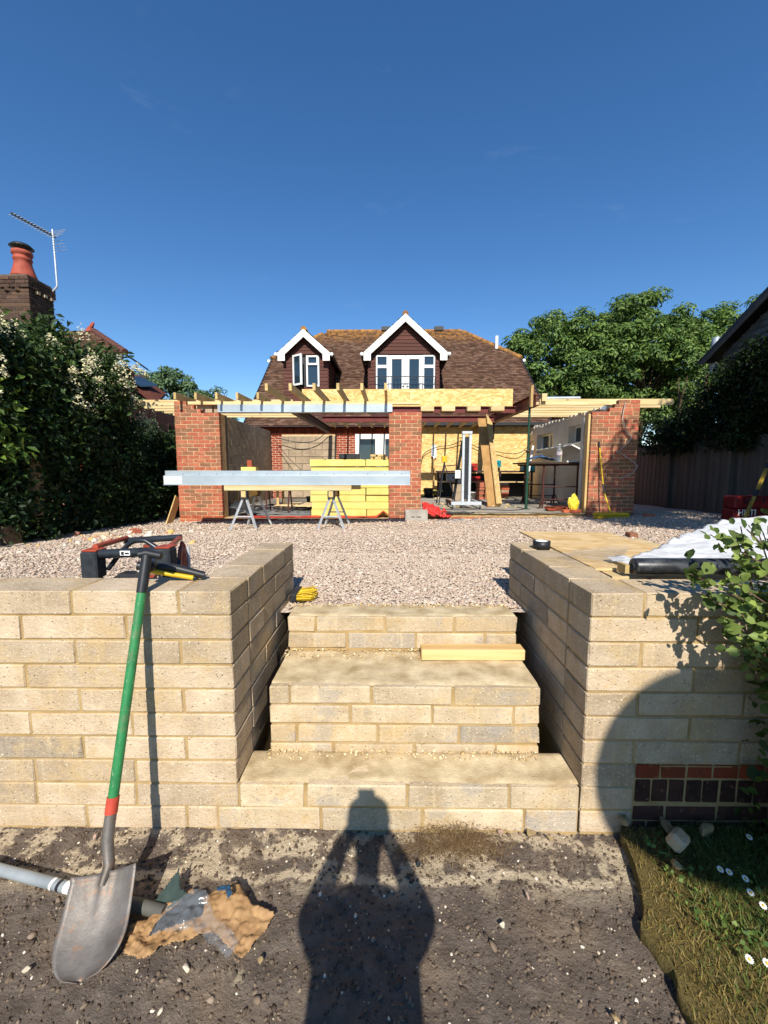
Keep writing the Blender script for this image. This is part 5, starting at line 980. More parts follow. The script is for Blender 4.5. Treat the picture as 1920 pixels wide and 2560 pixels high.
rh = MB().prism([(-13.2, 12.1, 4.82), (-7.55, 12.1, 4.82), (-10.0, 14.3, 6.15), (-13.2, 14.3, 6.15)], (0, 0, .06)).prism([(-7.55, 12.1, 4.82), (-8.0, 14.0, 4.82), (-10.0, 14.35, 6.15), (-10.0, 14.3, 6.15)], (0, 0, .06)).build('roof', M_STEEL_DARK, hl)
L = math.hypot(2.2, 1.33); tiles((-13.2, 12.1, 4.88), (1, 0, 0), (0, 2.2 / L, 1.33 / L), (0, -1.33 / L, 2.2 / L), 5.6, L, lambda u, v: u < 5.6 - v * .95, 'roof_tiles', rh)
rt = MB(); ridge_run((-7.55, 12.1, 4.91), (-10.0, 14.3, 6.24), .09, .26); rt.build('hip_tiles', plain('hip_tile', '#6a4438', '#54362d', .9, scale=8), rh, kind='stuff')
MB().tube([(-10.08, 14.3, 6.16), (-10.04, 14.28, 6.26), (-9.97, 14.25, 6.34), (-9.88, 14.2, 6.42), (-9.86, 14.2, 6.38)], [.14, .1, .06, .045, .03], 8).build('finial', M_TERRA, rh)
MB().bar((-13, 12.05, 4.76), (-7.6, 12.05, 4.76), .1, .13).build('fascia', plain('old_fascia', '#9c968a', '#857f74', .8), hl); window(hl, -8.75, -8.1, 3.4, 4.45, 12.33); MB().box((-9.8, 12.36, 3.9), (-9.2, 12.4, 4.4)).build('brick_panel', M_TERRA, hl)
ex = thing('neighbour_extension', (-9.5, 19, .5), 'low tiled roof with a skylight further back behind the left hedge', 'roof')
er = MB().prism([(-12.5, 17.4, 4.55), (-9.9, 16.6, 4.35), (-7.8, 18.4, 3.35), (-12.5, 18.4, 3.35)], (0, 0, .06)); 
e1 = MB().add([(-10.6, 18.0, 5.55), (-9.7, 18.2, 4.85), (-8.9, 16.0, 4.1), (-10.6, 15.6, 5.1), (-10.6, 18.0, 5.45), (-9.7, 18.2, 4.75), (-8.9, 16.0, 4.0), (-10.6, 15.6, 5.0)], ((0, 1, 2, 3), (4, 7, 6, 5), (0, 4, 5, 1), (1, 5, 6, 2), (2, 6, 7, 3), (3, 7, 4, 0))).build('roof', plain('brown_roof', '#6b4034', '#552f27', .9, 0, .1, scale=10, bump=.5, bscale=8), ex)
a_ = Vector((-10.3, 16.2, 4.7)); MB().add([(-10.2, 16.1, 5.09), (-9.6, 16.2, 4.79), (-9.55, 17.3, 5.02), (-10.15, 17.2, 5.34), (-10.2, 16.1, 5.03), (-9.6, 16.2, 4.73), (-9.55, 17.3, 4.96), (-10.15, 17.2, 5.28)], ((0, 1, 2, 3), (4, 7, 6, 5), (0, 4, 5, 1), (1, 5, 6, 2), (2, 6, 7, 3), (3, 7, 4, 0))).build('skylight', M_GLASS, e1)
MB().box((-12, 16.5, .3), (-9.8, 19, 4.0)).build('wall', M_FARBRICK, ex)
hr = thing('neighbour_house', (11.5, 12, .5), 'dark weatherboarded neighbour house with a steep verge at the right edge', 'house')
M_WB = plain('dark_weatherboard', '#5a5d60', '#474a4c', .8, 0, .2, scale=4, bump=.2, jitter=.06)
Xw = 9.15; m = MB().prism([(Xw, 11.75, .3), (Xw, 11.75, 4.72), (Xw, 7.0, 7.44), (Xw, 2.2, 4.72), (Xw, 2.2, .3)], (5, 0, 0)); m.build('wall', M_WB, hr)
for k in range(34):
    z = 2.2 + k * .15; ya = 11.75 if z < 4.6 else 11.75 - (z - 4.6) / .573; yb2 = max(ya - 6.5, 5.0)
    if ya - yb2 > .3: MB().add([(Xw - .05, yb2, z), (Xw - .05, ya, z), (Xw - .015, ya, z + .15), (Xw - .015, yb2, z + .15), (Xw - .003, yb2, z), (Xw - .003, ya, z), (Xw - .003, ya, z + .15), (Xw - .003, yb2, z + .15)], ((0, 1, 2, 3), (4, 7, 6, 5), (0, 4, 5, 1), (1, 5, 6, 2), (2, 6, 7, 3), (3, 7, 4, 0))).build('board', M_WB, hr)
for s in (1, -1):
    MB().prism([(8.85, 7.0 + s * 5.2, 4.58), (8.85, 7.0, 7.56), (8.85, 7.0, 7.7), (8.85, 7.0 + s * 5.4, 4.6)], (5.5, 0, 0)).build('roof', M_BLACK, hr); MB().prism([(8.83, 7.0 + s * 5.1, 4.50), (8.83, 7.0, 7.42), (8.83, 7.0, 7.55), (8.83, 7.0 + s * 5.2, 4.57)], (.03, 0, 0)).build('barge_board', M_FENCE, hr)
wf = MB().box((Xw - .12, 11.2, 3.7), (Xw - .06, 11.6, 4.5)).build('window', M_BLACK, hr); MB().box((Xw - .125, 11.25, 3.75), (Xw - .121, 11.55, 4.45)).build('pane', M_GLASS, wf); MB().tube([(9.3, 12.3, 4.3), (9.3, 12.3, 5.3)], .1, 12).build('flue', M_GALV, hr)
# near shrub at the right edge, in front of the garden wall
sh = thing('wall_shrub', (1.5, 1.4, 0), 'leafy shrub with bright green sprays growing at the right wall end', 'shrub')
m = MB(); tips = []
for i in range(46):
    b0 = Vector((1.68 + U(-.12, .2), 1.42 + U(-.15, .12), 0)); zt = U(.75, 1.45); tip = Vector((1.46 + U(-.06, .3) - max(0, zt - .75) * .16, 1.42 + U(-.18, .2), zt)); md = b0.lerp(tip, .55) + Vector((U(0, .12), U(-.05, .05), .08)); m.tube([b0, md, tip], [.008, .005, .002], 5); tips += [(md, tip)] * 3
for tp in ((1.17, 1.5, 1.36), (1.12, 1.52, 1.21), (1.2, 1.46, 1.22), (1.16, 1.5, 1.14), (1.26, 1.5, 1.30), (1.22, 1.45, 1.06), (1.3, 1.5, 1.38), (1.28, 1.45, .98), (1.3, 1.48, 1.15)):
    tip = Vector(tp); md = Vector((1.44, 1.45, tp[2] - .16)); m.tube([(1.68, 1.42, .3), md, tip], [.007, .005, .002], 5); tips += [(md, tip)] * 4
m.build('stems', M_BARK, sh, kind='stuff')
P = []; 
for a_, b_ in tips:
    for k in range(9): P.append(a_.lerp(b_, random.random() ** .7) + Vector((random.gauss(0, .028), random.gauss(0, .03), random.gauss(0, .028))))
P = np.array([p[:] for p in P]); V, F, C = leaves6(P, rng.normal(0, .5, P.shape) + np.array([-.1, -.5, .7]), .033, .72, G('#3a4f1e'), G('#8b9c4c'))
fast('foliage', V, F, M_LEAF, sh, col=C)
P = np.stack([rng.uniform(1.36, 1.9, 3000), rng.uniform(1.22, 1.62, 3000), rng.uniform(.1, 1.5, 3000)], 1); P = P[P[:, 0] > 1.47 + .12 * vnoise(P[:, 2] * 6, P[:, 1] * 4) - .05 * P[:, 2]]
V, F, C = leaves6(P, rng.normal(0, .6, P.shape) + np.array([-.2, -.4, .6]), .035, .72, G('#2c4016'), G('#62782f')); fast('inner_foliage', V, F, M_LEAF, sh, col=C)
# turf with daisies at the right
def tedge(y): return np.interp(y, [.7, 1.04, 1.15, 1.25, 1.39, 1.625, 1.7], [.86, .87, .89, .86, .94, 1.0, 1.03]) + .02 * (vnoise(y * 22, 3) - .5)
n = NT('turf_soil'); n.set(.97, 0, .05); n.col(n.mix(n.noise(n.pos(), 20, 5), lin('#4a4028'), lin('#6b5f38'))); n.bump(n.noise(n.pos(), 90, 5), .8, .01); M_TURF = n.m
ys_ = np.linspace(-2.5, 1.675, 160); us_ = np.linspace(0, 1, 46); V = []
for y in ys_:
    x0 = float(tedge(y))
    for j, u in enumerate(us_):
        x = x0 + (6.5 - x0) * u ** 2.4; V.append((x, y, -.01 if j == 0 else .035 + .03 * float(fbm(x * 7, y * 7, 3))))
V = np.array(V); i = np.arange(160 * 46).reshape(160, 46); F = np.stack([i[:-1, :-1].ravel(), i[:-1, 1:].ravel(), i[1:, 1:].ravel(), i[1:, :-1].ravel()], 1); fast('turf', V, F, M_TURF, kind='structure', smooth=True)
def blades(X, Y, Z, h, w, ca, cb, lean=.6):
    k = len(X); a = rng.uniform(0, 6.283, k); l = rng.normal(0, lean, (k, 2)) * h[:, None]; d = np.stack([np.cos(a), np.sin(a), 0 * a], 1) * w; B = np.stack([X, Y, Z], 1); M_ = B + np.concatenate([l * .35, (h * .6)[:, None]], 1); T = B + np.concatenate([l, h[:, None]], 1)
    V = np.stack([B - d, B + d, M_ + d * .8, M_ - d * .8, T], 1).reshape(-1, 3); j = np.arange(k) * 5; F = np.concatenate([np.stack([j, j + 1, j + 2], 1), np.stack([j, j + 2, j + 3], 1), np.stack([j + 3, j + 2, j + 4], 1)])
    f = rng.random((k, 1)); c = np.array(ca) * (1 - f) + np.array(cb) * f; return V, F, np.repeat(c * rng.uniform(.7, 1.2, (k, 1)), 5, 0)
X = np.concatenate([rng.uniform(.84, 2.0, 26000), rng.uniform(.84, 3.2, 16000)]); Y = np.concatenate([rng.uniform(.75, 1.66, 26000), rng.uniform(-1.2, 1.0, 16000)]); ok = X > tedge(Y) + .004; X = X[ok]; Y = Y[ok]; gr = np.clip((X - tedge(Y)) / .42 + .35 * (vnoise(X * 8, Y * 8) - .5), 0, 1); ok = rng.random(len(X)) < .5 + .5 * gr; X = X[ok]; Y = Y[ok]; gr = gr[ok]
V, F, C = blades(X, Y, .03 + .03 * fbm(X * 7, Y * 7, 3), rng.uniform(.012, .04, len(X)) * (.6 + .7 * gr), .0016, G('#75803c'), G('#485c2a')); strw = np.repeat((rng.random(len(X)) > gr * 1.15), 5); C[strw] = np.array(G('#9a8449')) * rng.uniform(.6, 1.15, (strw.sum(), 1)); fast('grass', V, F, M_LEAF, col=C, label='short dry grass and clover on the turf at the lower right', cat='grass', kind='stuff')
P = np.stack([rng.uniform(1.05, 1.9, 1000), rng.uniform(.95, 1.6, 1000), np.zeros(1000)], 1); P = P[vnoise(P[:, 0] * 9, P[:, 1] * 9) * .8 + (P[:, 0] - 1.05) * .5 > .52]; P[:, 2] = .055 + .03 * fbm(P[:, 0] * 7, P[:, 1] * 7, 3) + rng.uniform(0, .02, len(P))
V, F, C = leaves(P, np.tile([0, -.2, 1.0], (len(P), 1)) + rng.normal(0, .35, P.shape), .017, .8, G('#46602a'), G('#74883f'), 0, .08); fast('clover', V, F, M_LEAF, col=C, label='low green clover leaves among the grass', cat='clover', kind='stuff')
for i, (x, y, l) in enumerate(((1.26, 1.43, 'white daisy in the grass, leftmost of the pair nearest the wall shadow'), (1.285, 1.42, 'white daisy in the grass, right one of the pair nearest the wall shadow'), (1.325, 1.395, 'white daisy in the grass, just right of the pair'), (1.30, 1.345, 'white daisy in the grass, in the middle of the row'), (1.305, 1.30, 'white daisy in the grass, fifth from the top'), (1.285, 1.24, 'white daisy in the grass, lowest of the upper row'), (1.49, 1.57, 'white daisy in the shade under the shrub'), (1.165, 1.13, 'white daisy low at the right edge of the grass'), (1.12, 1.14, 'half closed white daisy beside the lowest one'))):
    z = .085; t = thing('daisy', (x, y, .04), l, 'flower', 'daisies in the grass'); MB().tube([(x, y + .005, .03), (x, y, z)], .0012, 5).build('stem', M_LEAF if False else plain('stem_green', '#4f6f2a'), t)
    up = Vector((0, -.45, 1)).normalized(); e1_ = up.orthogonal().normalized(); e2_ = up.cross(e1_); pm = MB(); c0 = Vector((x, y, z))
    for k in range(14): a = k * 2 * math.pi / 14; d = e1_ * math.cos(a) + e2_ * math.sin(a); s2 = up.cross(d) * .0022; pm.add([c0 + d * .003, c0 + d * .008 + s2, c0 + d * .0125 + up * .001, c0 + d * .008 - s2], [(0, 1, 2, 3)])
    pm.build('petals', M_WHITEPAINT, t, kind='stuff'); MB().lathe(c0, [(0, -.001), (.0045, 0), (.003, .003), (0, .0035)], 10, up).build('centre', M_YELLOW, t)
# dry roots heap at the wall foot
X = rng.normal(.28, .12, 2600); Y = rng.normal(1.59, .045, 2600); Y = np.minimum(Y, 1.675); Z = .05 * np.exp(-((X - .28) / .16) ** 2) * rng.random(2600); V, F, C = blades(X, Y, Z, rng.uniform(.004, .014, 2600), .001, G('#6a543a'), G('#957b54'), 3.0); fast('dry_roots', V, F, M_LEAF, col=C, label='tangle of dry brown roots at the wall foot', cat='roots', kind='stuff')
# ------------------------------------------------------------------ foreground tools and litter
M_GRIP = plain('black_grip', '#1b1c1d', '#262728', .45, 0, .4, scale=20, bump=.05)
n = NT('green_handle'); n.set(.5, 0, .35); v = n.pos((1, 1, .35)); c = n.mix(n.ramp(n.noise(v, 30, 4), [(.35, BW(0)), (.7, BW(1))]), lin('#2f7f48'), lin('#266a3c')); c = n.mix(n.ramp(n.noise(v, 90, 5, .7), [(.6, BW(0)), (.68, BW(.65))]), c, lin('#a9b39a')); c = n.mix(n.ramp(n.noise(n.pos(), 7, 5, .7), [(.55, BW(0)), (.66, BW(.5))]), c, lin('#6f6a52')); n.col(c); n.bump(n.noise(v, 120, 3), .2, .002); M_GREENH = n.m
n = NT('worn_steel'); n.set(.55, .55, .4); v = n.pos(); c = n.mix(n.ramp(n.noise(v, 9, 6, .65), [(.35, BW(0)), (.7, BW(1))]), lin('#7d7770'), lin('#5f574f')); c = n.mix(n.ramp(n.noise(v, 26, 5, .7), [(.55, BW(0)), (.68, BW(.8))]), c, lin('#8a6a50')); n.col(c); n.bump(n.noise(v, 60, 4), .3, .003); M_WORN = n.m
sv = thing('shovel', (-1.0, 1.3, 0), 'round point shovel with a green handle leaning on the left wall', 'shovel')
Hb = Vector((-1.033, 1.395, .33)); Ht = Vector((-1.028, 1.665, 1.115)); dh = (Ht - Hb).normalized(); g0 = Hb + dh * .80; 
MB().tube([Hb, g0], .0185, 14).build('handle', M_GREENH, sv); MB().tube([g0, g0 + dh * .155], .021, 14).build('sleeve', M_GRIP, sv)
tg_ = g0 + dh * .16; MB().tube([tg_ + Vector((-.03, -.01, .0)), tg_ + Vector((0, 0, .005)), tg_ + Vector((.06, .0, -.008))], [.016, .018, .016], 12).build('grip', M_GRIP, sv)
MB().tube([Hb - dh * .005, Hb + dh * .05], .0215, 14).build('collar', plain('orange_collar', '#c9503a', '#a8402e', .6), sv)
nk = Vector((-1.012, 1.325, .155)); MB().tube([Hb - dh * .002, Hb - dh * .09, nk + Vector((0, .012, .02)), nk - Vector((0, .03, .02))], [.0195, .0205, .019, .014], 14).build('socket', M_WORN, sv)
# blade: dished, shoulders square, tip pointed
tip = Vector((-.955, 1.102, .012)); ax = (tip - nk); La = ax.length; ax.normalize(); sdv = Vector((1, .12, 0)); sdv = (sdv - ax * sdv.dot(ax)).normalized(); nv = sdv.cross(ax).normalized(); nv = nv if nv.z > 0 else -nv
nu, nw = 22, 17; V = []; 
for i in range(nu):
    f = i / (nu - 1); hw = .112 * (1.0 if f < .5 else math.sqrt(max(0, 1 - ((f - .5) / .5) ** 2.4))); hw = max(hw, .004); hw *= 1 - .06 * (1 - f)
    for j in range(nw):
        w_ = (j / (nw - 1)) * 2 - 1; dish = .028 * w_ * w_ * (1 - .5 * f) - .016 * math.sin(math.pi * f) + .012 * max(0, 1 - abs(w_) * 4) * max(0, 1 - f * 1.6) + (.008 if f < .04 else 0)
        p = nk + ax * (f * La) + sdv * (hw * w_) + nv * dish; V.append(p[:])
i = np.arange(nu * nw).reshape(nu, nw); F = np.stack([i[:-1, :-1].ravel(), i[:-1, 1:].ravel(), i[1:, 1:].ravel(), i[1:, :-1].ravel()], 1)
bl = fast('blade', V, F, M_WORN, sv, smooth=True); bl.modifiers.new('thickness', 'SOLIDIFY').thickness = .003
# second tool lying on the wall top: black and yellow handles
tl = thing('long_tool', (-1.0, 1.9, 1.1), 'black and yellow tool handle lying across the left wall corner', 'tool handle')
MB().tube([(-1.13, 1.80, 1.165), (-.98, 1.84, 1.145), (-.86, 1.865, 1.105)], [.02, .019, .018], 12).build('grip', M_GRIP, tl); MB().tube([(-1.07, 1.795, 1.143), (-.9, 1.84, 1.10)], .011, 10).build('lower_tube', M_YELLOW, tl); MB().lathe((-1.05, 1.78, 1.172), [(0, 0), (.024, .002), (.024, .04), (0, .042)], 14, (0, -1, 0)).build('end_cap', M_GRIP, tl)
# grey pipe
gp = thing('grey_pipe', (-1.3, 1.4, .02), 'grey plastic pipe lying on the soil behind the shovel blade', 'pipe'); M_GP = plain('grey_pvc', '#8e9394', '#7a8081', .4, 0, .4, scale=10, bump=.03)
MB().tube([(-1.95, 1.53, .03), (-.93, 1.325, .028)], .0195, 16).build('tube', M_GP, gp); MB().tube([(-.932, 1.3255, .028), (-.80, 1.30, .027)], .0212, 16).build('socket', plain('dark_socket', '#4b4a45', '#5d5c54', .6), gp)
for k in range(3): a = Vector((-1.275, 1.394, .0293)) + Vector((.03, -.006, 0)) * k; MB().tube([a, a + Vector((.024 if k == 2 else .012, -.0045, 0))], .0198, 16, False).build('print_band', M_WHITEPAINT if k != 1 else M_BLACK, gp)
# torn paper cement bag, with its clear window and a blue scrap
n = NT('kraft_paper'); n.set(.75, 0, .2); v = n.pos(); n.col(n.mix(n.ramp(n.noise(v, 22, 5), [(.35, BW(0)), (.7, BW(1))]), lin('#a9865c'), lin('#886642'))); n.bump(n.vor(v, 28), .5, .008); M_KRAFT = n.m
def crumple(x, y): return np.abs(fbm(x * 16, y * 16, 3)) * .055 + .02 * np.abs(fbm(x * 45, y * 45, 2))
pb_ = sheet('paper_bag', None, [(-.86, 1.17), (-.80, 1.155), (-.73, 1.20), (-.60, 1.245), (-.53, 1.20), (-.475, 1.165), (-.43, 1.23), (-.405, 1.30), (-.50, 1.325), (-.555, 1.375), (-.64, 1.37), (-.70, 1.335), (-.735, 1.385), (-.80, 1.325), (-.89, 1.25)],
    lambda X, Y: .018 + crumple(X, Y) + .012 * np.abs(fbm(X * 90, Y * 60, 2)) + .035 * np.exp(-((X + .58) / .1) ** 2 - ((Y - 1.33) / .05) ** 2), M_KRAFT, 110, .001, label='torn crumpled brown paper bag on the soil beside the shovel', cat='bag')
M_FILM = NT('clear_film'); M_FILM.set(.12, 0, .6); M_FILM.p.inputs['Alpha'].default_value = .14; M_FILM.col(lin('#9fa4a8')); M_FILM.bump(M_FILM.vor(M_FILM.pos(), 30), .5, .01); M_FILM = M_FILM.m
o = sheet('clear_window', pb_, [(-.805, 1.205), (-.735, 1.235), (-.655, 1.27), (-.66, 1.315), (-.70, 1.335), (-.77, 1.29)], lambda X, Y: .047 + crumple(X * .8, Y * .8), M_RUBBER, 40, .0008)
o = sheet('clear_film', pb_, [(-.79, 1.2), (-.66, 1.22), (-.50, 1.13), (-.49, 1.19), (-.60, 1.26), (-.66, 1.33), (-.72, 1.34), (-.78, 1.28)], lambda X, Y: .058 + 1.2 * crumple(X * .9, Y * .9), M_FILM, 60, .0006)
sheet('blue_scrap', None, [(-.62, 1.33), (-.575, 1.335), (-.555, 1.305), (-.565, 1.29), (-.585, 1.32), (-.615, 1.315)], lambda X, Y: .095 + crumple(X, Y) * .5, plain('blue_film', '#284a63', '#1c3a52', .5), 30, .001, label='small dark blue plastic scrap on the brown paper bag', cat='scrap')
sheet('green_felt', None, [(-.85, 1.335), (-.80, 1.41), (-.775, 1.365), (-.73, 1.345), (-.79, 1.31)], lambda X, Y: .03 + .05 * np.clip((Y - 1.33) / .08, 0, 1) + .2 * crumple(X, Y), plain('green_felt', '#3c4a44', '#2f3b37', .95, scale=30, bump=.3, bscale=200), 24, .003, label='dark green felt offcut poking up behind the paper bag', cat='felt')
# a few bigger stones that can be told apart
def rock(x, y, z, s, mat, label, name='stone'):
    bm = bmesh.new(); bmesh.ops.create_icosphere(bm, subdivisions=2, radius=1); ph = U(0, 50)
    for k_ in range(15):
        d_ = Vector((random.gauss(0, 1), random.gauss(0, 1), random.gauss(0, 1))).normalized(); lim = U(.38, .72)
        for q in bm.verts:
            e_ = q.co.dot(d_) - lim
            if e_ > 0: q.co -= d_ * e_
    for q in bm.verts: f = 1 + .25 * float(fbm(q.co.x * 1.6 + ph, q.co.y * 1.6 + q.co.z * 1.3, 3)); q.co = Vector((q.co.x * s[0] * f, q.co.y * s[1] * f, q.co.z * s[2] * f))
    me = bpy.data.meshes.new(name); bm.to_mesh(me); bm.free(); me.materials.append(mat); o = link(name, me, None, (x, y, z)); o.rotation_euler = (0, 0, U(0, 3)); return props(o, label, 'stone')
M_FLINT = plain('flint', '#cbbfa8', '#a5967e', .8, scale=30, bump=.3); M_PINK = plain('pink_flint', '#b59a86', '#96796a', .8, scale=30, bump=.3); M_MLUMP = plain('mortar_lump', '#a28a62', '#83704f', .95, scale=30, bump=.6, bscale=200)
for x, y, s, mt, l in ((-1.155, 1.14, (.022, .014, .012), M_FLINT, 'smooth pale flint at the lower left of the soil'), (-.65, 1.155, (.02, .013, .01), M_FLINT, 'angular pale flint below the paper bag'), (-.415, 1.175, (.013, .013, .012), M_MLUMP, 'yellowish mortar lump right of the paper bag'), (-1.06, 1.36, (.016, .011, .01), M_PINK, 'brown flint between pipe and shovel socket'), (.52, 1.39, (.022, .01, .01), M_PINK, 'long pinkish flint on the right part of the soil'), (.40, 1.29, (.02, .012, .01), M_FLINT, 'grey flint in the middle of the right soil patch'), (.33, 1.46, (.018, .012, .01), M_FLINT, 'pale flint just below the footing line on the right'), (.62, 1.655, (.03, .02, .018), M_MLUMP, 'mortar lump at the right foot of the steps'), (.70, 1.63, (.022, .016, .014), M_MLUMP, 'smaller mortar lump at the right foot of the steps'), (.66, 1.05, (.017, .012, .01), M_MLUMP, 'yellow stone near the bottom edge right of the shadow'), (.49, 1.66, (.02, .014, .018), M_PINK, 'pink stone at the wall foot right of the dry roots'), (-1.28, 1.62, (.022, .014, .012), M_PINK, 'rounded brown stone at the left wall foot'), (1.12, 1.47, (.035, .022, .02), M_MLUMP, 'flat mortar lump on the grass below the broken block'), (1.03, 1.66, (.04, .03, .03), M_MLUMP, 'mortar lump at the corner where block meets red brick'), (1.2, 1.64, (.06, .035, .025), M_MLUMP, 'big mortar lump in the shade under the red bricks'), (1.36, 1.63, (.07, .035, .025), M_MLUMP, 'long mortar lump in the shade under the shrub'), (.12, 1.50, (.016, .01, .022), M_RUBBER, 'small dark shard standing beside the dry roots')):
    zz = (.0 if x < .9 else .05); rock(x, y, zz + s[2] * .7, s, mt, l)
o = MB().box((1.13, 1.53, .06), (1.22, 1.59, .12), rz=.5).build('block_fragment', M_BLOCK, None, bevel=.012, at=(1.17, 1.56, .06)); o.rotation_euler = (.3, .35, .2); props(o, 'broken corner of buff block lying on the grass', 'block')
# timber offcut on the second step
props(MB().box((.178, 2.165, .552), (.745, 2.25, .612), rz=.01).build('timber_offcut', wood('planed_timber', '#cfb07a', '#b08a54', 0), None, bevel=.004, at=(.45, 2.2, .552)), 'planed timber length lying at the back of the middle step', 'timber')
# broom head behind the left return
bh = thing('hand_broom', (-.54, 2.62, .74), 'yellow-bristled hand broom on the gravel behind the left wall return', 'broom'); MB().box((-.645, 2.58, .735), (-.6, 2.78, .79)).build('stock', M_BLACK, bh, bevel=.006); m = MB()
for k in range(120): y = 2.585 + U(0, .19); z = .74 + U(0, .045); m.tube([(-.6, y, z), (-.5 + U(-.01, .015), y + U(-.01, .01), z + U(-.01, .02))], .0028, 4)
m.build('bristles', M_YELLOW, bh, kind='stuff')
# plate compactor behind the left wall
pc = thing('plate_compactor', (-1.65, 2.55, .75), 'orange and black petrol plate compactor behind the left wall', 'compactor')
M_ORANGE = plain('orange_paint', '#a84a30', '#8c3c28', .45, .1, .4, scale=12, bump=.08); M_TUBEB = plain('black_tube', '#33373b', '#26292c', .35, .3, .5, scale=12, bump=.03)
y1 = 2.42; zt = 1.085; y2 = 2.80
MB().tube([(-1.77, y1, zt), (-1.37, y1, zt + .02)], .028, 14).build('front_tube', M_TUBEB, pc)
for x, zc in ((-1.785, zt - .02), (-1.345, zt + .0)): rbk = MB().box((x - .05, y1 - .045, zc - .12), (x + .05, y1 + .045, zc + .04)).build('rubber_pad', M_RUBBER, pc, bevel=.008); MB().box((x - .045, y1 - .035, zc + .041), (x + .045, y1 + .06, zc + .052)).build('pad_cap', M_ORANGE, rbk, bevel=.003)
for x, xb in ((-1.79, -1.82), (-1.335, -1.45)): MB().tube([(x, y1 + .03, zt + .04), (xb, y2, 1.12)], .017, 10).build('top_rail', M_ORANGE, pc)
MB().tube([(-1.83, y2, 1.10), (-1.44, y2, 1.125)], .022, 12).build('rear_tube', M_TUBEB, pc)
MB().tube([(-1.74, y1 + .06, .98), (-1.67, y1 + .05, 1.06), (-1.60, y1 + .05, 1.135), (-1.55, y1 + .05, 1.165), (-1.49, y1 + .05, 1.16), (-1.41, y1 + .06, 1.10)], .015, 10).build('lift_handle', M_TUBEB, pc)
for x in (-1.765, -1.34): MB().tube([(x, y1 + .02, .76), (x, y1 + .0, zt - .1)], .026, 10).build('leg', M_TUBEB, pc)
MB().prism([(-1.325, y1 + .08, .72), (-1.40, y2 + .0, .72), (-1.415, y2 + .01, 1.07), (-1.43, y2, 1.10), (-1.35, y1 + .2, 1.06)], (-.015, -.005, 0)).build('side_shield', M_ORANGE, pc); MB().tube([(-1.385, y2 - .02, .75), (-1.395, y2, 1.06)], .013, 8).build('side_tube', M_ALU, pc); MB().tube([(-1.405, y2 - .08, 1.07), (-1.33, y1 + .1, .95), (-1.33, y1 + .1, .75)], .015, 8).build('side_brace', M_TUBEB, pc)
MB().prism([(-1.70, y2, .72), (-1.64, y2, .72), (-1.64, y2, 1.07), (-1.71, y2, 1.07)], (0, .03, 0)).build('rear_shield', M_ORANGE, pc)
MB().box((-1.60, y1 + .09, .93), (-1.40, y1 + .3, 1.01)).build('engine_cover', plain('cream_cover', '#d9d5c6', '#c4bfae', .5), pc, bevel=.025); MB().box((-1.50, y1 + .07, 1.011), (-1.41, y1 + .2, 1.035)).build('cover_clip', M_ALU, pc, bevel=.005)
rc = MB().box((-1.69, y1 + .02, .83), (-1.52, y1 + .14, .955)).build('recoil_housing', M_BLACK, pc, bevel=.022)
for k in range(7): MB().box((-1.675 + k * .021, y1 + .005, .925), (-1.664 + k * .021, y1 + .019, .943)).build('fin', M_RUBBER, rc)
MB().lathe((-1.655, y1 + .02, .885), [(.0, 0), (.034, 0), (.03, .02), (0, .024)], 14, (0, -1, 0)).build('pull_knob', M_RUBBER, pc)
MB().tube([(-1.46 + .045 * math.cos(a), y1 + .05, .93 + .045 * math.sin(a)) for a in np.linspace(0, 6.28, 20)], .007, 6).build('ring_pipe', M_BLACK, pc); MB().box((-1.50, y1 + .06, .8), (-1.36, y1 + .3, .9)).build('engine_block', M_ALU, pc, bevel=.01); MB().box((-1.80, y1 - .05, .68), (-1.36, y2 + .05, .76)).build('base_plate', M_STEEL_DARK, pc, bevel=.01)
MB().box((-1.60, y1 - .0305, zt + .0), (-1.54, y1 - .0285, zt + .028)).build('sticker', M_WHITEPAINT, pc); MB().box((-1.592, y1 - .0325, zt + .004), (-1.576, y1 - .031, zt + .023)).build('sticker_mark', M_BLACK, pc); MB().box((-1.57, y1 - .0325, zt + .008), (-1.546, y1 - .031, zt + .018)).build('sticker_text', M_BLACK, pc)
# right wall top: tape, strand board sheet, white sheet, black roll
tp = thing('tape_roll', (.99, 2.62, 1.09), 'black roll of tape standing on the right wall return', 'tape')
MB().lathe((.982, 2.63, 1.087), [(.038, 0), (.054, 0), (.054, .05), (.038, .05), (.038, 0)], 28).build('tape', M_GRIP, tp); MB().lathe((.982, 2.63, 1.0875), [(.034, 0), (.038, 0), (.038, .0505), (.034, .0505), (.034, 0)], 28).build('core', M_WHITEPAINT, tp)
ob = thing('strand_board', (1.4, 2.8, 1.09), 'pale strand board sheet lying behind the right wall return', 'board')
MB().add([(1.065, 2.1, 1.086), (1.75, 2.1, 1.086), (1.74, 3.26, 1.094), (1.02, 3.2, 1.112), (1.065, 2.1, 1.074), (1.75, 2.1, 1.074), (1.74, 3.26, 1.082), (1.02, 3.2, 1.1)], ((0, 1, 2, 3), (4, 7, 6, 5), (0, 4, 5, 1), (1, 5, 6, 2), (2, 6, 7, 3), (3, 7, 4, 0))).build('sheet', osb_mat('strand_board', '#cfae77', '#b8935a', '#dcc193'), ob)
MB().box((1.1, 2.0, .72), (1.9, 3.1, 1.07)).build('pallet', M_TIMBER_X, ob)
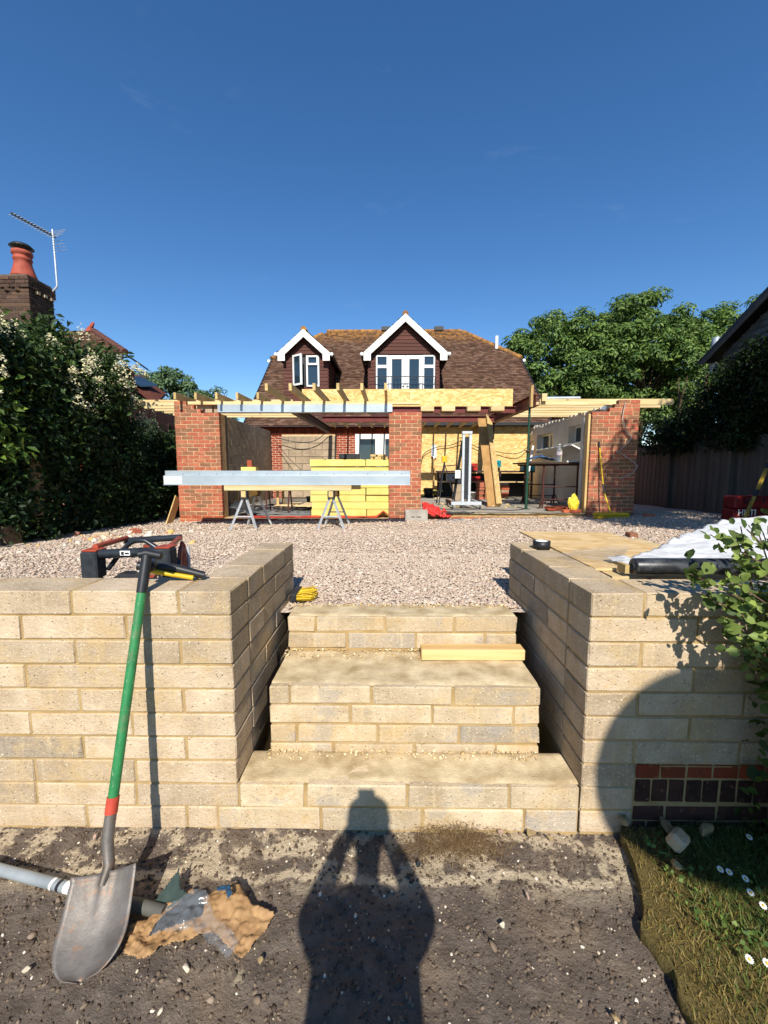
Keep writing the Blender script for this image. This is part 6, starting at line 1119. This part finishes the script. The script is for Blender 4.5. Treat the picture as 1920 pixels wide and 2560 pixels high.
n = NT('white_film'); n.set(.4, 0, .4); n.col(lin('#f0efec')); tr_ = n.n('ShaderNodeBsdfTranslucent'); mx = n.n('ShaderNodeMixShader'); mx.inputs[0].default_value = .3; n.l(n.p.outputs[0], mx.inputs[1]); n.l(tr_.outputs[0], mx.inputs[2]); n.l(mx.outputs[0], n.out.inputs[0]); n.bump(n.noise(n.pos((1, 1, 1)), 7, 4), .4, .03); M_WFILM = n.m
def zw(X, Y): return 1.095 + .10 * np.clip((X - 1.5) / 1.2, 0, 1) * np.clip((Y - 2.12) / .9, 0, 1) + .03 * np.abs(fbm(X * 4, Y * 4, 4)) + .02 * fbm(X * 13, Y * 6, 3) + .07 * np.abs(fbm(X * 7 + 4, Y * 2.5, 3)) + .02 * np.abs(fbm(X * 5 + Y * 9, Y * 12, 3))
sheet('white_sheet', None, [(1.22, 2.06), (4.1, 2.06), (4.2, 3.6), (3.1, 3.35), (2.6, 3.2), (2.1, 2.9), (1.85, 2.7), (1.55, 2.45), (1.36, 2.3), (1.2, 2.26)], zw, M_WFILM, 190, .001, label='white plastic sheet heaped behind the right wall', cat='sheet')
sheet('thin_film', None, [(.95, 2.32), (1.2, 2.1), (1.3, 2.25), (1.5, 2.55), (1.2, 2.5)], lambda X, Y: 1.113 + .02 * np.abs(fbm(X * 9, Y * 9, 3)), M_FILM, 40, .0006, label='thin clear film spreading from the white sheet onto the wall top', cat='film')
rb2 = thing('membrane_roll', (1.2, 2.0, 1.09), 'black roll of damp proof membrane lying along the right wall', 'roll')
n = NT('black_roll_skin'); n.set(.38, 0, .5); v = n.pos((1, 1, 1)); n.col(n.mix(n.ramp(n.noise(v, 14, 6, .7), [(.45, BW(0)), (.7, BW(.6))]), lin('#1f2123'), lin('#5f6163'))); n.bump(n.noise(v, 30, 4), .2, .004); M_ROLL = n.m
MB().lathe((1.185, 1.975, 1.127), [(.018, 0), (.039, .0), (.041, .004), (.041, .9), (.018, .9)], 30, (1, 0, 0)).build('roll', M_ROLL, rb2); MB().lathe((1.176, 1.975, 1.127), [(.0, .012), (.014, .0), (.018, .0), (.018, .88), (0, .88)], 20, (1, 0, 0)).build('core', M_RUBBER, rb2)
props(MB().box((1.155, 1.99, 1.088), (1.178, 2.06, 1.13)).build('timber_wedge', M_TIMBER_Y, None, at=(1.16, 2.0, 1.088)), 'small timber wedge against the end of the black roll', 'wedge')
# ------------------------------------------------------------------ behind the camera: photographer, added shadow disc on a post
def skin_body(name, joints, edges, mat, parent, sub=2):
    me = bpy.data.meshes.new(name); o0 = origin(parent); me.from_pydata([tuple(Vector(j[0]) - o0) for j in joints], edges, []); me.materials.append(mat); o = link(name, me, parent)
    md = o.modifiers.new('Skin', 'SKIN'); md.use_smooth_shade = True
    if not me.skin_vertices: return o
    for i, j in enumerate(joints): r = j[1]; me.skin_vertices[0].data[i].radius = r if isinstance(r, tuple) else (r, r)
    me.skin_vertices[0].data[0].use_root = True; sb = o.modifiers.new('Sub', 'SUBSURF'); sb.levels = sub; sb.render_levels = sub; return o
pe = thing('person', (.02, -.34, -.02), 'person in a dark top standing and holding a phone up with both hands', 'person')
M_CLOTH = plain('dark_cloth', '#2c333d', '#242a33', .95, scale=10, bump=.2); M_SKIN = plain('skin', '#c39579', '#b3866b', .6, scale=10, bump=.05); cxp = -.03; yb_ = -.36
J = [((cxp, yb_, .96), (.19, .12)), ((cxp, yb_, 1.12), (.19, .12)), ((cxp, yb_ - .0, 1.3), (.20, .12)), ((cxp, yb_ - .01, 1.37), (.13, .09)), ((cxp, yb_ + .005, 1.46), .045), ((cxp, yb_ + .03, 1.55), .05), ((cxp, yb_ + .05, 1.65), (.085, .10)), ((cxp, yb_ + .045, 1.73), (.078, .09)),
     ((cxp - .165, yb_ + .01, 1.36), .07), ((cxp - .205, yb_ + .13, 1.27), .056), ((cxp - .13, yb_ + .24, 1.40), .036), ((cxp - .065, yb_ + .295, 1.48), .03),
     ((cxp + .165, yb_ + .01, 1.36), .07), ((cxp + .205, yb_ + .13, 1.27), .056), ((cxp + .11, yb_ + .24, 1.40), .036), ((cxp + .035, yb_ + .295, 1.48), .03),
     ((cxp - .1, yb_, .88), .095), ((cxp - .12, yb_ + .02, .5), .065), ((cxp - .13, yb_ - .02, .08), .045), ((cxp - .14, yb_ + .14, .02), .04),
     ((cxp + .1, yb_, .88), .095), ((cxp + .12, yb_ + .02, .5), .065), ((cxp + .13, yb_ - .02, .08), .045), ((cxp + .14, yb_ + .14, .02), .04)]
EJ = [(0, 1), (1, 2), (2, 3), (3, 4), (4, 5), (5, 6), (6, 7), (3, 8), (8, 9), (9, 10), (10, 11), (3, 12), (12, 13), (13, 14), (14, 15), (0, 16), (16, 17), (17, 18), (18, 19), (0, 20), (20, 21), (21, 22), (22, 23)]
skin_body('body', J, EJ, M_CLOTH, pe)
hr_ = MB().lathe((cxp, yb_ + .035, 1.66), [(.085, .0), (.098, .04), (.09, .1), (.05, .13), (0, .14)], 16).build('hair', plain('hair', '#33261d', '#241a14', .8), pe)
for s in (-1, 1):
    wx = cxp + (-.07 if s < 0 else .04); c = Vector((wx, yb_ + .295, 1.49)); HJ = [(c, .024), (c + Vector((-s * .012, .015, .04)), .022)]; HE = [(0, 1)]
    for k in range(4): b = c + Vector((-s * .01, .018, .03 + k * .014)); HJ += [(b, .009), (b + Vector((-s * .02, .018, .004)), .0085), (b + Vector((-s * .036, .012, .004)), .007)]; q = len(HJ); HE += [(1, q - 3), (q - 3, q - 2), (q - 2, q - 1)]
    b = c + Vector((-s * .005, -.005, .03)); HJ += [(b, .011), (b + Vector((-s * .025, -.01, .018)), .010), (b + Vector((-s * .045, -.005, .026)), .008)]; q = len(HJ); HE += [(0, q - 3), (q - 3, q - 2), (q - 2, q - 1)]
    skin_body('hand', HJ, HE, M_SKIN, pe, 1)
ph = thing('phone', (-.025, -.06, 1.47), 'dark smartphone held up by the person', 'phone'); MB().box((-.085, -.062, 1.49), (-.01, -.053, 1.637)).build('case', M_BLACK, ph, bevel=.003)
ds = thing('shadow_disc', (2.6, -1.6, 0), 'round disc on a tall post, added unseen behind the photographer to cast a shadow', 'shadow disc')  # unseen disc and post added to throw the round shadow on the wall
dc = Vector((1.44, -1.62, 3.075)); MB().lathe(dc, [(.0, .0), (.2, .012), (.36, .04), (.44, .07), (.44, .078), (.36, .05), (.2, .02), (0, .008)], 48, (0, -1, .15)).build('reflector', M_GALV, ds); MB().tube([(1.44, -1.6, 3.075), (2.0, -1.58, 3.08), (2.6, -1.6, 3.08)], .02, 8).build('arm', M_GALV, ds); MB().tube([(2.6, -1.6, -.05), (2.6, -1.6, 3.2)], .035, 10).build('post', M_GALV, ds); MB().tube([dc + Vector((0, -.08, -.3)), dc + Vector((0, -.4, .05))], .01, 6).build('disc_strut', M_BLACK, ds)
# ------------------------------------------------------------------ more site clutter
def bucket(x, y, z, r, h, mat, label):
    t = thing('bucket', (x, y, z), label, 'bucket'); MB().lathe((x, y, z), [(0, 0), (r * .78, 0), (r, h), (r * 1.06, h), (r * 1.06, h - .02), (r * .98, h - .02), (r * .78, .01), (0, .01)], 20).build('tub', mat, t)
    MB().tube([(x - r, y, h + z - .01), (x - r * .7, y - r * .5, z + h * .75), (x, y - r * .95, z + h * .55), (x + r * .7, y - r * .5, z + h * .75), (x + r, y, z + h - .01)], .004, 5).build('handle', M_ALU, t); return t
bucket(1.2, 12.6, .72, .15, .28, M_BLACK, 'black builder bucket by the boarded wall left of the lift'); bucket(2.15, 10.9, .72, .14, .26, plain('grey_bucket', '#b9b7ae', '#9e9c93', .6), 'pale grey mixing bucket behind the leaning boards'); bucket(-2.0, 10.6, .62, .14, .26, M_BLACK, 'black bucket on the polythene in the left bay')
tpd = thing('tripod', (1.35, 10.2, .72), 'slim metal laser tripod behind the lift', 'tripod')
for a in (0, 2.1, 4.2): MB().tube([(1.35, 10.2, 1.75), (1.35 + .3 * math.cos(a), 10.2 + .3 * math.sin(a), .72)], .012, 6).build('leg', M_RUBBER, tpd)
MB().box((1.29, 10.15, 1.75), (1.41, 10.25, 1.9)).build('head', M_YELLOW, tpd, bevel=.01)
props(MB().tube([(2.72, 11.2, .73), (2.8, 11.6, 2.1)], .016, 6).build('steel_bar', M_RUST, None, at=(2.72, 11.2, .73)), 'thin rusty steel bar leaning behind the leaning boards', 'bar')
props(MB().tube([(2.2, 12.35, .73), (2.25, 12.45, 1.7)], .014, 6).build('wooden_pole', M_TIMBER_Z, None, at=(2.2, 12.35, .73)), 'wooden pole standing against the work bench', 'pole')
cable([(1.1, 9.0, .725), (1.5, 8.75, .724), (2.0, 8.9, .724), (2.5, 8.65, .724), (2.9, 8.9, .724)], .008, M_BLACK, 'black extension lead snaking over the right bay slab')
cable([(2.2, 9.4, .725), (2.6, 9.9, .724), (2.3, 10.5, .724), (2.9, 11.0, .724)], .007, plain('orange_lead', '#b5522a', '#9c4422', .6), 'orange extension lead running back across the slab')
for x0, y0, z0, nn, lb in ((.9, 8.7, .722, 26, 'offcuts and crumbs scattered over the right bay slab'), (-3.2, 8.7, .66, 34, 'offcuts and rubbish scattered over the left bay floor')):
    m = MB()
    for i in range(nn): x = x0 + U(0, 2.6 if x0 > 0 else 1.6); y = y0 + U(0, 4 if x0 > 0 else 2.5); m.box((x, y, z0), (x + U(.03, .22), y + U(.03, .1), z0 + U(.008, .03)), rz=U(0, 3))
    props(m.build('site_scraps', M_TIMBER_X if x0 > 0 else M_BLKPOLY, None), lb, 'scraps', kind='stuff')
